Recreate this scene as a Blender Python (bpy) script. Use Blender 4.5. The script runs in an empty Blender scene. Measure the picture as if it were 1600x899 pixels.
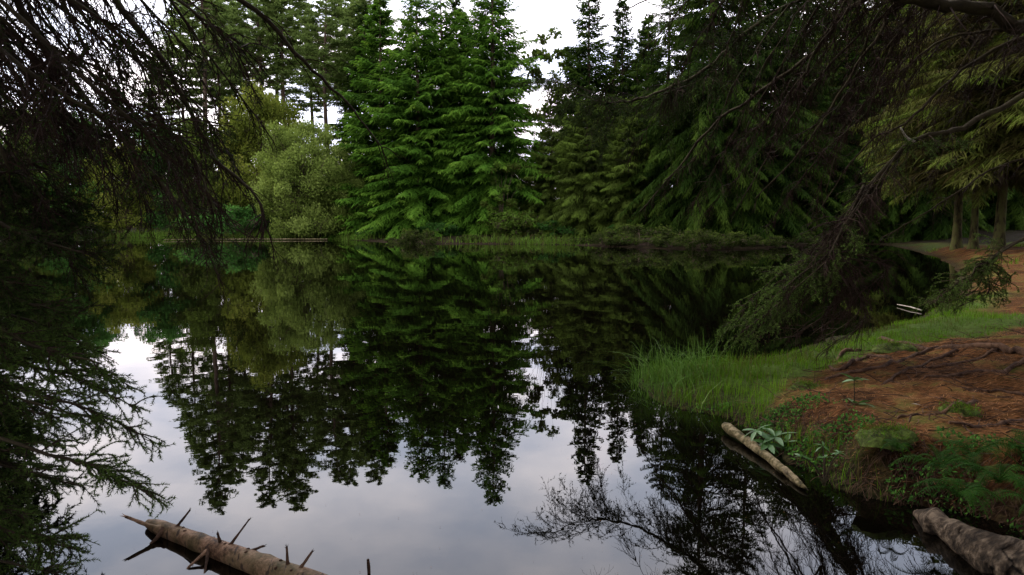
import bpy, math, random
import numpy as np
from math import radians, tan, cos, sin, pi

# ------------------------------------------------------------------ camera, sky, sun, exposure
S = bpy.context.scene
COL = S.collection
CAMZ, PITCH, F = 1.6, radians(5.44), 1155.0
cd = bpy.data.cameras.new('camera'); cam = bpy.data.objects.new('camera', cd); COL.objects.link(cam)
cam.location = (0, 0, CAMZ); cam.rotation_euler = (pi / 2 - PITCH, 0, 0)
cd.sensor_width = 36; cd.lens = F / 1600 * 36; cd.clip_start = 0.05; cd.clip_end = 2000
S.camera = cam
S.view_settings.view_transform = 'Standard'; S.view_settings.look = 'None'
S.view_settings.gamma = 1; S.view_settings.exposure = 1.75
S.cycles.max_bounces = 6; S.cycles.diffuse_bounces = 3; S.cycles.glossy_bounces = 3
S.cycles.transmission_bounces = 2; S.cycles.caustics_reflective = False; S.cycles.caustics_refractive = False
S.cycles.use_denoising = True
SUN_EL, SUN_AZ = radians(38), radians(-55)      # azimuth from +Y towards +X

W = bpy.data.worlds.new('World'); S.world = W; W.use_nodes = True
nt = W.node_tree; N = nt.nodes; Lk = nt.links
for n in list(N): N.remove(n)
def nd(T, typ, **kw):
    n = T.nodes.new(typ)
    for k, v in kw.items(): setattr(n, k, v)
    return n
def sky_nodes():
    tc = nd(nt, 'ShaderNodeTexCoord')
    sky = nd(nt, 'ShaderNodeTexSky', sky_type='NISHITA', sun_disc=False)
    sky.sun_elevation = SUN_EL; sky.sun_rotation = SUN_AZ; sky.air_density = 1.0; sky.dust_density = 2.0
    sep = nd(nt, 'ShaderNodeSeparateXYZ'); Lk.new(tc.outputs['Generated'], sep.inputs[0])
    # flat cloud deck: direction / (z + 0.22)
    mx = nd(nt, 'ShaderNodeMath', operation='MAXIMUM'); Lk.new(sep.outputs[2], mx.inputs[0]); mx.inputs[1].default_value = 0
    ad = nd(nt, 'ShaderNodeMath', operation='ADD'); Lk.new(mx.outputs[0], ad.inputs[0]); ad.inputs[1].default_value = 0.22
    dv = nd(nt, 'ShaderNodeVectorMath', operation='DIVIDE'); Lk.new(tc.outputs['Generated'], dv.inputs[0])
    cx = nd(nt, 'ShaderNodeCombineXYZ')
    for i in range(3): Lk.new(ad.outputs[0], cx.inputs[i])
    Lk.new(cx.outputs[0], dv.inputs[1])
    ns = nd(nt, 'ShaderNodeTexNoise'); ns.inputs['Scale'].default_value = 1.7; ns.inputs['Detail'].default_value = 5
    ns.inputs['Roughness'].default_value = 0.5; Lk.new(dv.outputs[0], ns.inputs['Vector'])
    rp = nd(nt, 'ShaderNodeValToRGB')
    e = rp.color_ramp.elements
    e[0].position = 0.40; e[0].color = (0.50, 0.55, 0.66, 1)
    e[1].position = 0.62; e[1].color = (1.0, 0.94, 0.94, 1)
    Lk.new(ns.outputs[0], rp.inputs[0])
    # overcast luminance grows slightly to the zenith, warm-white low down
    rz = nd(nt, 'ShaderNodeValToRGB'); e = rz.color_ramp.elements
    e[0].position = 0.0; e[0].color = (0.80, 0.73, 0.70, 1); e[1].position = 0.34; e[1].color = (0.92, 0.92, 0.95, 1)
    q = rz.color_ramp.elements.new(0.20); q.color = (0.80, 0.76, 0.76, 1)
    Lk.new(mx.outputs[0], rz.inputs[0])
    ml = nd(nt, 'ShaderNodeMix', data_type='RGBA', blend_type='MULTIPLY'); ml.inputs[0].default_value = 1
    Lk.new(rp.outputs[0], ml.inputs[6]); Lk.new(rz.outputs[0], ml.inputs[7])
    sc = nd(nt, 'ShaderNodeVectorMath', operation='SCALE'); sc.inputs[3].default_value = 14.5
    Lk.new(ml.outputs[2], sc.inputs[0])
    mm = nd(nt, 'ShaderNodeMix', data_type='RGBA'); mm.inputs[0].default_value = 0.95
    Lk.new(sky.outputs[0], mm.inputs[6]); Lk.new(sc.outputs[0], mm.inputs[7])
    bg = nd(nt, 'ShaderNodeBackground'); bg.inputs[1].default_value = 0.1
    out = nd(nt, 'ShaderNodeOutputWorld')
    Lk.new(mm.outputs[2], bg.inputs[0]); Lk.new(bg.outputs[0], out.inputs[0])
sky_nodes()
sl = bpy.data.lights.new('sun', 'SUN'); sl.energy = 1.1; sl.angle = radians(25); sl.color = (1, 0.90, 0.72)
so = bpy.data.objects.new('sun', sl); COL.objects.link(so)
so.rotation_euler = (pi / 2 - SUN_EL, 0, pi - SUN_AZ)
so.location = (0, 0, 60)

# ------------------------------------------------------------------ helpers
def pdir(x, y):
    u = (x - 800) / F; v = (449.5 - y) / F
    return np.array([u, cos(PITCH) + v * sin(PITCH), -sin(PITCH) + v * cos(PITCH)])
def at(x, y, Y):                      # point seen at photo pixel x,y at world distance Y
    d = pdir(x, y); return np.array([0, 0, CAMZ]) + d * (Y / d[1])
def gz(x, y, z=0.0):                  # point seen at photo pixel x,y on the level z
    d = pdir(x, y); return np.array([0, 0, CAMZ]) + d * ((z - CAMZ) / d[2])
def nrm(v):
    v = np.asarray(v, float); return v / np.maximum(np.linalg.norm(v, axis=-1, keepdims=True), 1e-9)
UP = np.array([0, 0, 1.0])
def sstep(a, b, x):
    t = np.clip((x - a) / (b - a), 0, 1); return t * t * (3 - 2 * t)

def vnoise(x, y, seed=0):
    """smooth value noise on arrays"""
    xi = np.floor(x).astype(np.int64); yi = np.floor(y).astype(np.int64); xf = x - xi; yf = y - yi
    def h(a, b):
        n = (a * 374761393 + b * 668265263 + seed * 974634777) & 0xffffffff
        n = ((n ^ (n >> 13)) * 1274126177) & 0xffffffff
        return ((n ^ (n >> 16)) & 0xffff) / 65535.0
    u = xf * xf * (3 - 2 * xf); v = yf * yf * (3 - 2 * yf)
    return (h(xi, yi) * (1 - u) + h(xi + 1, yi) * u) * (1 - v) + (h(xi, yi + 1) * (1 - u) + h(xi + 1, yi + 1) * u) * v
def fbm(x, y, seed=0, o=4):
    s = 0; a = .5
    for i in range(o): s = s + a * vnoise(x * 2 ** i, y * 2 ** i, seed + i); a *= .5
    return s

def mesh(name, V, T, tint=None, mats=(), midx=None, smooth=False, extra=None):
    m = bpy.data.meshes.new(name)
    V = np.asarray(V, np.float32); T = np.asarray(T, np.int32)
    m.vertices.add(len(V)); m.vertices.foreach_set('co', V.ravel())
    m.loops.add(T.size); m.loops.foreach_set('vertex_index', T.ravel())
    k = T.shape[1]
    m.polygons.add(len(T)); m.polygons.foreach_set('loop_start', np.arange(0, T.size, k, dtype=np.int32))
    if midx is not None: m.polygons.foreach_set('material_index', np.asarray(midx, np.int32))
    m.polygons.foreach_set('use_smooth', np.full(len(T), smooth))
    if tint is not None:
        a = m.attributes.new('tint', 'FLOAT', 'POINT'); a.data.foreach_set('value', np.asarray(tint, np.float32))
    for k2, v in (extra or {}).items():
        a = m.attributes.new(k2, 'FLOAT', 'POINT'); a.data.foreach_set('value', np.asarray(v, np.float32))
    for x in mats: m.materials.append(x)
    m.update(); m.validate() if False else None
    return m

class Geo:
    def __init__(s): s.V = []; s.T = []; s.C = []; s.n = 0
    def add(s, V, T, tint):
        V = np.asarray(V, float).reshape(-1, 3); T = np.asarray(T, int)
        s.V.append(V); s.T.append(T + s.n); s.C.append(np.broadcast_to(tint, (len(V),)) if np.ndim(tint) == 0 else np.asarray(tint)); s.n += len(V)
    def strips(s, o, d, side, L, Wd, droop=0.3, tint=.5):
        n = len(o)
        if n == 0: return
        L = np.broadcast_to(L, (n,)); Wd = np.broadcast_to(Wd, (n,)); droop = np.broadcast_to(droop, (n,)); tint = np.broadcast_to(tint, (n,))
        side = nrm(side); w = side * Wd[:, None] * .5
        p1 = o + d * (L * .55)[:, None]; p1[:, 2] -= droop * L * .18
        p2 = o + d * L[:, None]; p2[:, 2] -= droop * L * .55
        V = np.stack([o - w * .7, o + w * .7, p1 - w, p1 + w, p2], 1)
        b = np.arange(n)[:, None, None] * 5
        T = np.array([[0, 1, 3], [0, 3, 2], [2, 3, 4]])[None] + b
        s.add(V.reshape(-1, 3), T.reshape(-1, 3), np.repeat(tint, 5))
    def leaves(s, o, d, side, L, Wd, tint):         # diamond leaves, 2 triangles
        n = len(o); L = np.broadcast_to(L, (n,)); Wd = np.broadcast_to(Wd, (n,))
        w = nrm(side) * Wd[:, None] * .5; m_ = o + d * (L * .45)[:, None]
        V = np.stack([o, m_ + w, o + d * L[:, None], m_ - w], 1)
        T = np.array([[0, 1, 2], [0, 2, 3]])[None] + np.arange(n)[:, None, None] * 4
        s.add(V.reshape(-1, 3), T.reshape(-1, 3), np.repeat(np.broadcast_to(tint, (n,)), 4))
    def prisms(s, p0, p1, r0, r1, tint=.5):          # 3-sided twigs
        n = len(p0)
        if n == 0: return
        r0 = np.broadcast_to(r0, (n,)); r1 = np.broadcast_to(r1, (n,)); tint = np.broadcast_to(tint, (n,))
        d = nrm(p1 - p0); a = nrm(np.cross(d, np.array([.31, .52, .2]))); b = np.cross(d, a)
        ring = []
        for p, r in ((p0, r0), (p1, r1)):
            for k in range(3):
                an = 2 * pi * k / 3; ring.append(p + (a * cos(an) + b * sin(an)) * r[:, None])
        V = np.stack(ring, 1)
        T = []
        for k in range(3):
            j = (k + 1) % 3; T += [[k, j, 3 + j], [k, 3 + j, 3 + k]]
        T = np.array(T)[None] + np.arange(n)[:, None, None] * 6
        s.add(V.reshape(-1, 3), T.reshape(-1, 3), np.repeat(tint, 6))
    def tube(s, P, R, n=8, tint=.5, cap=True, rough=0, seed=0, squash=1.0):
        P = np.asarray(P, float); R = np.broadcast_to(R, (len(P),)).astype(float)
        t = nrm(np.gradient(P, axis=0)); V = []
        a = nrm(np.cross(t[0], UP if abs(t[0][2]) < .9 else np.array([1., 0, 0])))
        rg = np.random.RandomState(seed)
        for i in range(len(P)):
            a = nrm(a - t[i] * np.dot(a, t[i])); b = np.cross(t[i], a)
            for k in range(n):
                an = 2 * pi * k / n; rr = R[i] * (1 + rough * (rg.rand() - .5) * 2)
                V.append(P[i] + (a * cos(an) + b * sin(an) * squash) * rr)
        T = []
        for i in range(len(P) - 1):
            for k in range(n):
                j = (k + 1) % n; x = i * n
                T += [[x + k, x + j, x + n + j], [x + k, x + n + j, x + n + k]]
        V = np.array(V)
        if cap:
            for i0, rev in ((0, 1), ((len(P) - 1) * n, 0)):
                c = len(V); V = np.vstack([V, V[i0:i0 + n].mean(0)])
                for k in range(n):
                    j = (k + 1) % n; T.append([i0 + j, i0 + k, c] if rev else [i0 + k, i0 + j, c])
        s.add(V, T, tint)
    def build(s, name, mat, parent=None, smooth=False):
        m = mesh(name, np.vstack(s.V), np.vstack(s.T), np.concatenate(s.C), [mat], smooth=smooth)
        return link(name, m, parent)

def link(name, m, parent=None, loc=None):
    o = bpy.data.objects.new(name, m); COL.objects.link(o)
    if parent is not None: o.parent = parent
    if loc is not None: o.location = loc
    return o
def tag(o, label=None, cat=None, group=None, kind=None):
    if label: o['label'] = label
    if cat: o['category'] = cat
    if group: o['group'] = group
    if kind: o['kind'] = kind
    return o
def thing(name, loc, label, cat, group=None, rz=0):
    o = bpy.data.objects.new(name, None); COL.objects.link(o); o.location = tuple(loc); o.rotation_euler = (0, 0, rz)
    o.empty_display_size = .2
    return tag(o, label, cat, group)

def curve(pts, n):
    """Catmull-Rom through pts"""
    P = np.asarray(pts, float); Q = np.vstack([2 * P[0] - P[1], P, 2 * P[-1] - P[-2]])
    ts = np.linspace(0, len(P) - 1 - 1e-6, n); i = ts.astype(int); f = (ts - i)[:, None]
    a, b, c, d = Q[i], Q[i + 1], Q[i + 2], Q[i + 3]
    return .5 * (2 * b + (c - a) * f + (2 * a - 5 * b + 4 * c - d) * f ** 2 + (3 * b - a - 3 * c + d) * f ** 3)

# ------------------------------------------------------------------ materials
def mat(name, build):
    m = bpy.data.materials.new(name); m.use_nodes = True
    T = m.node_tree
    for n in list(T.nodes): T.nodes.remove(n)
    out = nd(T, 'ShaderNodeOutputMaterial'); build(T, out); return m
def ramp(T, src, cols):
    r = nd(T, 'ShaderNodeValToRGB'); e = r.color_ramp.elements
    e[0].position = cols[0][0]; e[0].color = (*cols[0][1], 1); e[1].position = cols[-1][0]; e[1].color = (*cols[-1][1], 1)
    for p, c in cols[1:-1]: q = e.new(p); q.color = (*c, 1)
    T.links.new(src, r.inputs[0]); return r.outputs[0]
def noise(T, scale, detail=4, vec=None, rough=.55, coord='Object'):
    n = nd(T, 'ShaderNodeTexNoise'); n.inputs['Scale'].default_value = scale; n.inputs['Detail'].default_value = detail
    n.inputs['Roughness'].default_value = rough
    if vec is None:
        tc = nd(T, 'ShaderNodeTexCoord'); vec = tc.outputs[coord]
    T.links.new(vec, n.inputs['Vector']); return n.outputs[0]
def attr(T, name):
    a = nd(T, 'ShaderNodeAttribute'); a.attribute_name = name; return a.outputs['Fac']
def mth(T, op, a, b, clamp=False):
    m = nd(T, 'ShaderNodeMath', operation=op); m.use_clamp = clamp
    for i, v in enumerate((a, b)):
        if isinstance(v, (int, float)): m.inputs[i].default_value = v
        else: T.links.new(v, m.inputs[i])
    return m.outputs[0]
def mixc(T, f, a, b):
    m = nd(T, 'ShaderNodeMix', data_type='RGBA')
    for i, v in ((0, f), (6, a), (7, b)):
        if isinstance(v, (int, float)): m.inputs[i].default_value = v
        elif isinstance(v, tuple): m.inputs[i].default_value = (*v, 1)
        else: T.links.new(v, m.inputs[i])
    return m.outputs[2]
def bump(T, h, s, d=.02):
    b = nd(T, 'ShaderNodeBump'); b.inputs['Strength'].default_value = s; b.inputs['Distance'].default_value = d
    T.links.new(h, b.inputs['Height']); return b.outputs[0]

def foliage(name, cols, trans=.35, scale=.35, var=.35, rough=.75, spec=.03):
    """leaf colour from the tint attribute plus a slow drift through the crown; light passes through"""
    def b(T, out):
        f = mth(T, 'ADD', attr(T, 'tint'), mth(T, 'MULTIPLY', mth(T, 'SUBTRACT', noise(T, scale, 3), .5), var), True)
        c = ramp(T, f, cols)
        p = nd(T, 'ShaderNodeBsdfPrincipled'); T.links.new(c, p.inputs['Base Color'])
        p.inputs['Roughness'].default_value = rough; p.inputs['Specular IOR Level'].default_value = spec
        t = nd(T, 'ShaderNodeBsdfTranslucent'); T.links.new(c, t.inputs[0])
        m = nd(T, 'ShaderNodeMixShader'); m.inputs[0].default_value = trans
        T.links.new(p.outputs[0], m.inputs[1]); T.links.new(t.outputs[0], m.inputs[2]); T.links.new(m.outputs[0], out.inputs[0])
    return mat(name, b)
def bark(name, cols, scale=6, stretch=(1, 1, .25), bs=.6, bd=.02, rough=.9):
    def b(T, out):
        tc = nd(T, 'ShaderNodeTexCoord'); mp = nd(T, 'ShaderNodeMapping'); mp.inputs['Scale'].default_value = stretch
        T.links.new(tc.outputs['Object'], mp.inputs[0]); n1 = noise(T, scale, 6, mp.outputs[0], .65); n2 = noise(T, scale * .3, 3)
        f = mth(T, 'ADD', mth(T, 'MULTIPLY', n1, .6), mth(T, 'MULTIPLY', n2, .4))
        c = ramp(T, f, cols)
        p = nd(T, 'ShaderNodeBsdfPrincipled'); T.links.new(c, p.inputs['Base Color']); p.inputs['Roughness'].default_value = rough
        p.inputs['Specular IOR Level'].default_value = .08
        T.links.new(bump(T, n1, bs, bd), p.inputs['Normal']); T.links.new(p.outputs[0], out.inputs[0])
    return mat(name, b)

M = {}
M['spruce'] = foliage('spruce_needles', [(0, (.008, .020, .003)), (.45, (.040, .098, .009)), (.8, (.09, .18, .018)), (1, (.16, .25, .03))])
M['spruce_b'] = foliage('shaded_spruce_needles', [(0, (.004, .009, .002)), (.5, (.016, .034, .004)), (1, (.050, .082, .010))])  # darker copy of the spruce needles, the right side's shade in the colour
M['olive'] = foliage('olive_needles', [(0, (.020, .024, .006)), (.5, (.055, .080, .013)), (1, (.10, .15, .020))])
M['larch'] = foliage('old_brown_green_needles', [(0, (.014, .011, .005)), (.35, (.045, .036, .012)), (.6, (.066, .075, .015)), (1, (.085, .14, .015))], .35, .45, .9)
M['pine'] = foliage('hazed_pine_needles', [(0, (.034, .050, .013)), (.5, (.10, .145, .034)), (1, (.18, .25, .06))])  # pale needles, lightened further so distance haze sits in their colour
M['willow'] = foliage('willow_leaves', [(0, (.040, .060, .010)), (.5, (.14, .19, .035)), (1, (.23, .29, .07))], .4)
M['gold'] = foliage('yellowing_leaves', [(0, (.040, .055, .008)), (.5, (.12, .15, .020)), (1, (.22, .22, .04))], .4)
M['broad'] = foliage('green_leaves', [(0, (.015, .04, .008)), (.5, (.04, .11, .02)), (1, (.09, .20, .035))], .4)
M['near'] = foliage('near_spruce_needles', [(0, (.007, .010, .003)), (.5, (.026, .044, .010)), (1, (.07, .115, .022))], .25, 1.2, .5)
M['dead'] = bark('dead_twigs', [(.3, (.010, .006, .005)), (.7, (.035, .020, .014))], 20, (1, 1, 1), .3, .002)
M['branch'] = bark('mossy_branch', [(.3, (.012, .009, .006)), (.55, (.032, .025, .014)), (.75, (.04, .045, .014))], 12, (1, 1, 1), .5, .004)
M['trunk'] = bark('conifer_bark', [(.3, (.03, .020, .014)), (.7, (.11, .075, .055))], 3, (1, 1, .2), .8, .03)
M['mosstrunk'] = bark('mossy_trunk', [(.40, (.012, .009, .004)), (.5, (.045, .040, .015)), (.62, (.05, .062, .015))], 8, (1, 1, .3), .8, .03)
M['grass'] = foliage('grass_blades', [(0, (.10, .075, .03)), (.14, (.055, .052, .009)), (.42, (.050, .115, .005)), (1, (.13, .25, .014))], .35, 1.5, .5, .5)
M['sedge'] = foliage('sedge_blades', [(0, (.03, .06, .008)), (.5, (.065, .14, .018)), (1, (.24, .31, .11))], .35, 1.5, .4, .4)
M['reed'] = foliage('reed_blades', [(0, (.06, .055, .014)), (.45, (.05, .085, .011)), (1, (.10, .18, .022))], .35, .2, .4, .5)
M['rhodo'] = foliage('rhododendron_leaf', [(0, (.025, .065, .012)), (1, (.07, .15, .035))], .2, 6, .4, .4, .3)
M['fern'] = foliage('fern_frond', [(0, (.010, .028, .004)), (.6, (.022, .066, .007)), (1, (.055, .13, .015))], .3, 4, .5, .5)
M['litter'] = foliage('fallen_needles', [(0, (.04, .018, .008)), (.5, (.12, .050, .018)), (1, (.25, .13, .06))], .0, 3, .4, .8)
M['moss'] = bark('moss', [(.38, (.012, .014, .004)), (.5, (.035, .048, .010)), (.62, (.07, .10, .018))], 30, (1, 1, 1), 1, .01)
M['pale'] = bark('bleached_wood', [(.38, (.12, .10, .075)), (.6, (.38, .34, .28))], 40, (1, 1, 1), .3, .003, .7)

def b_log(T, out):
    tc = nd(T, 'ShaderNodeTexCoord'); n1 = noise(T, 11, 7, None, .68); n2 = noise(T, 60, 5, None, .7); n3 = noise(T, 4, 3)
    n1 = mth(T, 'ADD', mth(T, 'MULTIPLY', n1, .65), mth(T, 'MULTIPLY', n2, .35)); c = ramp(T, n1, [(.40, (.030, .015, .008)), (.48, (.12, .066, .037)), (.58, (.27, .16, .10))])
    g = ramp(T, n3, [(.45, (0, 0, 0)), (.65, (1, 1, 1))])
    c = mixc(T, mth(T, 'MULTIPLY', g, .6), c, (.06, .055, .02))
    # short dark lenticels running round the stem
    mp = nd(T, 'ShaderNodeMapping'); mp.inputs['Rotation'].default_value = (0, 0, radians(-52)); mp.inputs['Scale'].default_value = (13, 2.4, 5)
    T.links.new(tc.outputs['Object'], mp.inputs[0]); v = noise(T, 2.2, 2, mp.outputs[0], .5)
    dk = ramp(T, v, [(.61, (0, 0, 0)), (.65, (1, 1, 1))])
    c = mixc(T, mth(T, 'MULTIPLY', dk, .85), c, (.03, .02, .015))
    p = nd(T, 'ShaderNodeBsdfPrincipled'); T.links.new(c, p.inputs['Base Color']); p.inputs['Roughness'].default_value = .7; p.inputs['Specular IOR Level'].default_value = .15
    h = mth(T, 'SUBTRACT', mth(T, 'ADD', n1, mth(T, 'MULTIPLY', n2, .4)), dk)
    T.links.new(bump(T, h, .5, .008), p.inputs['Normal']); T.links.new(p.outputs[0], out.inputs[0])
M['log'] = mat('smooth_log_bark', b_log)
M['rotlog'] = bark('rotten_wood', [(.42, (.010, .007, .005)), (.5, (.035, .025, .017)), (.60, (.11, .083, .06))], 26, (.35, 1, 1), 1, .02, .8)
M['smalllog'] = bark('peeled_log', [(.38, (.012, .010, .005)), (.48, (.065, .052, .022)), (.62, (.20, .155, .095))], 30, (1, 1, 1), .8, .012, .75)
M['root'] = bark('root_bark', [(.4, (.018, .010, .007)), (.6, (.085, .048, .030))], 22, (1, 1, 1), .8, .01)

def b_water(T, out):
    tc = nd(T, 'ShaderNodeTexCoord')
    mp = nd(T, 'ShaderNodeMapping'); mp.inputs['Scale'].default_value = (1, 1, 1); T.links.new(tc.outputs['Object'], mp.inputs[0])
    n1 = noise(T, 1.3, 2, mp.outputs[0], .5); n2 = noise(T, 7, 2, mp.outputs[0], .5)
    h = mth(T, 'ADD', n1, mth(T, 'MULTIPLY', n2, .12))
    p = nd(T, 'ShaderNodeBsdfPrincipled'); p.inputs['Base Color'].default_value = (.0012, .0009, .0005, 1)
    p.inputs['Roughness'].default_value = .0; p.inputs['IOR'].default_value = 1.333
    T.links.new(bump(T, h, .075, .018), p.inputs['Normal']); T.links.new(p.outputs[0], out.inputs[0])
M['water'] = mat('still_peat_water', b_water)

def b_ground(T, out):
    g = attr(T, 'grassy'); n1 = noise(T, 2.2, 6, None, .62); n2 = noise(T, 24, 6, None, .7); n3 = noise(T, .7, 3)
    tc = nd(T, 'ShaderNodeTexCoord'); mp = nd(T, 'ShaderNodeMapping'); mp.inputs['Scale'].default_value = (1, 3.2, 1); mp.inputs['Rotation'].default_value = (0, 0, .35)
    T.links.new(tc.outputs['Object'], mp.inputs[0]); n4 = noise(T, 18, 5, mp.outputs[0], .7)
    f = mth(T, 'ADD', mth(T, 'MULTIPLY', n1, .45), mth(T, 'MULTIPLY', n4, .55))
    lit = ramp(T, f, [(.40, (.014, .008, .004)), (.48, (.055, .024, .009)), (.56, (.13, .055, .021)), (.68, (.25, .12, .05))])
    moss = ramp(T, n2, [(.3, (.025, .035, .008)), (.7, (.06, .10, .018))])
    patch = ramp(T, mth(T, 'ADD', n1, mth(T, 'MULTIPLY', n3, .5)), [(.80, (0, 0, 0)), (.90, (1, 1, 1))])
    wet_dark = attr(T, 'wet_dark')
    c = mixc(T, mth(T, 'MULTIPLY', patch, .6), lit, moss)
    lit = None
    c = mixc(T, attr(T, 'shaded_humus'), c, (.010, .007, .004))
    gg = mth(T, 'ADD', g, mth(T, 'MULTIPLY', mth(T, 'SUBTRACT', n1, .5), 1.2), True)
    c = mixc(T, gg, c, moss); mud = ramp(T, n2, [(.42, (.006, .004, .003)), (.5, (.016, .011, .006)), (.62, (.035, .026, .012))])
    c = mixc(T, mth(T, 'MULTIPLY', wet_dark, .9), c, mud)
    p = nd(T, 'ShaderNodeBsdfPrincipled'); T.links.new(c, p.inputs['Base Color']); p.inputs['Roughness'].default_value = .92
    p.inputs['Specular IOR Level'].default_value = .03
    T.links.new(bump(T, mth(T, 'ADD', mth(T, 'MULTIPLY', n4, .7), n2), .9, .03), p.inputs['Normal']); T.links.new(p.outputs[0], out.inputs[0])
M['ground'] = mat('needle_litter_and_moss', b_ground)

# ------------------------------------------------------------------ shoreline and terrain
shore_px = [(-150, 371), (60, 371), (200, 371), (290, 373), (420, 374.5), (510, 373.5), (550, 376), (620, 380), (700, 382), (850, 382), (960, 386), (1080, 391),
            (1180, 390), (1290, 383), (1370, 381.5), (1400, 386), (1440, 396), (1480, 408), (1494, 425), (1492, 447), (1500, 465), (1450, 489),
            (1380, 511), (1300, 535), (1250, 549), (1185, 566), (1130, 570), (1060, 572), (1012, 582), (996, 605), (1006, 630), (1060, 644), (1125, 652),
            (1190, 690), (1240, 725), (1275, 765), (1330, 778), (1420, 792), (1500, 810), (1600, 850)]
poly = [gz(x, y)[:2] for x, y in shore_px] + [np.array(p) for p in [(2.3, 2.6), (1.9, 1.9), (1.0, 1.35), (-1.0, 1.25), (-2.6, 1.6), (-3.4, 3.0), (-4.9, 6.0), (-10.4, 13), (-33, 43), (-41, 52)]]
poly = np.array(poly)
def chaikin(P):
    Q = np.roll(P, -1, 0); return np.stack([P * .75 + Q * .25, P * .25 + Q * .75], 1).reshape(-1, 2)
poly = chaikin(poly)
def shore_d(X, Y):
    """signed distance to the shoreline, positive on land"""
    X = np.asarray(X, float).ravel(); Y = np.asarray(Y, float).ravel()
    best = np.full(X.shape, 1e9); inside = np.zeros(X.shape, bool)
    A = poly; B = np.roll(poly, -1, 0)
    for a, b in zip(A, B):
        e = b - a; L = (e ** 2).sum() + 1e-12
        t = np.clip(((X - a[0]) * e[0] + (Y - a[1]) * e[1]) / L, 0, 1)
        best = np.minimum(best, (X - a[0] - t * e[0]) ** 2 + (Y - a[1] - t * e[1]) ** 2)
        c = (a[1] > Y) != (b[1] > Y)
        inside ^= c & (X < (b[0] - a[0]) * (Y - a[1]) / (b[1] - a[1] + 1e-12) + a[0])
    return np.where(inside, -1, 1) * np.sqrt(best)
# bank character: x, y, bank height, width of the step, slope behind
bank = [(3.2, 4.2, .30, .35, .03), (2.6, 5.0, .26, .4, .03), (6, 6.5, .30, .5, .03), (1.6, 6.6, .07, .8, .06), (2.5, 7.0, .10, .8, .05), (5.5, 9.5, .13, .8, .05), (8, 13, .16, .8, .05),
        (13, 22, .25, 1.0, .085), (17, 29, .30, 1.2, .09), (17, 40, .2, 2.0, .07), (11, 43, .12, 2., .05), (0, 49, .10, 2., .05), (5, 46, .10, 2.0, .05), (-10, 53, .10, 2.0, .05), (-25, 56, .10, 2, .05), (-30, 40, .2, 2, .05), (-4, 4, .3, .6, .05), (0, 0, .3, .5, .02)]
BK = np.array(bank)
def ground_z(X, Y, d=None):
    X = np.asarray(X, float); Y = np.asarray(Y, float); sh = X.shape; x = X.ravel(); y = Y.ravel()
    if d is None: d = shore_d(x, y)
    d = d.ravel()
    w = 1 / (((x[:, None] - BK[:, 0]) ** 2 + (y[:, None] - BK[:, 1]) ** 2) + .3) ** 1.6
    w /= w.sum(1, keepdims=True); hb, wd, slp = (w @ BK[:, 2]), (w @ BK[:, 3]), (w @ BK[:, 4])
    near = np.clip(1.5 / (1 + np.hypot(x, y) * .1), 0, 1)
    dn = d + (fbm(x * 2.1, y * 2.1, 3) - .5) * .35 * near * 1.2 + (fbm(x * .3, y * .3, 7) - .5) * .6
    z = np.where(dn > 0, hb * sstep(0, wd, dn) + slp * np.minimum(np.maximum(dn - wd, 0), 40) + .02, np.maximum(dn * .8, -1.2))
    amp = sstep(.0, .8, dn)
    z = z + amp * ((fbm(x * .9, y * .9, 11) - .47) * .2 + (fbm(x * 4, y * 4, 13) - .47) * .13 * near)
    return z.reshape(sh)

orange = [[gz(x, y, .28)[:2] for x, y in [(1235, 612), (1262, 575), (1330, 552), (1400, 536), (1500, 522), (1600, 500), (1900, 500), (1900, 800), (1500, 740), (1380, 690), (1290, 650), (1250, 640)]],
          [gz(1398, 386)[:2], gz(1440, 396)[:2], gz(1480, 408)[:2], gz(1510, 425, .15)[:2], gz(1600, 455, .5)[:2], np.array([17., 17]), np.array([25., 27]), np.array([20., 32]), np.array([17.2, 37]), np.array([19., 44])]]
def in_poly(P, X, Y):
    r = np.zeros(X.shape, bool); P = np.array(P)
    for a, b in zip(P, np.roll(P, -1, 0)):
        c = (a[1] > Y) != (b[1] > Y); r ^= c & (X < (b[0] - a[0]) * (Y - a[1]) / (b[1] - a[1] + 1e-12) + a[0])
    return r
def edge_d(P, X, Y):
    P = np.array(P); best = np.full(X.shape, 1e9)
    for a, b in zip(P, np.roll(P, -1, 0)):
        e = b - a; t = np.clip(((X - a[0]) * e[0] + (Y - a[1]) * e[1]) / (e @ e + 1e-12), 0, 1)
        best = np.minimum(best, np.hypot(X - a[0] - t * e[0], Y - a[1] - t * e[1]))
    return np.where(in_poly(P, X, Y), -best, best)
def grassy(X, Y, d):
    X = X.ravel(); Y = Y.ravel()
    near = edge_d(orange[0], X, Y); far = edge_d(orange[1], X, Y)
    g = np.minimum(sstep(-.05, .25, near + (fbm(X * 2, Y * 2, 31) - .47) * .5), sstep(-.5, 1.2, far + (fbm(X * .8, Y * .8, 33) - .47) * 3))
    return g

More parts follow.
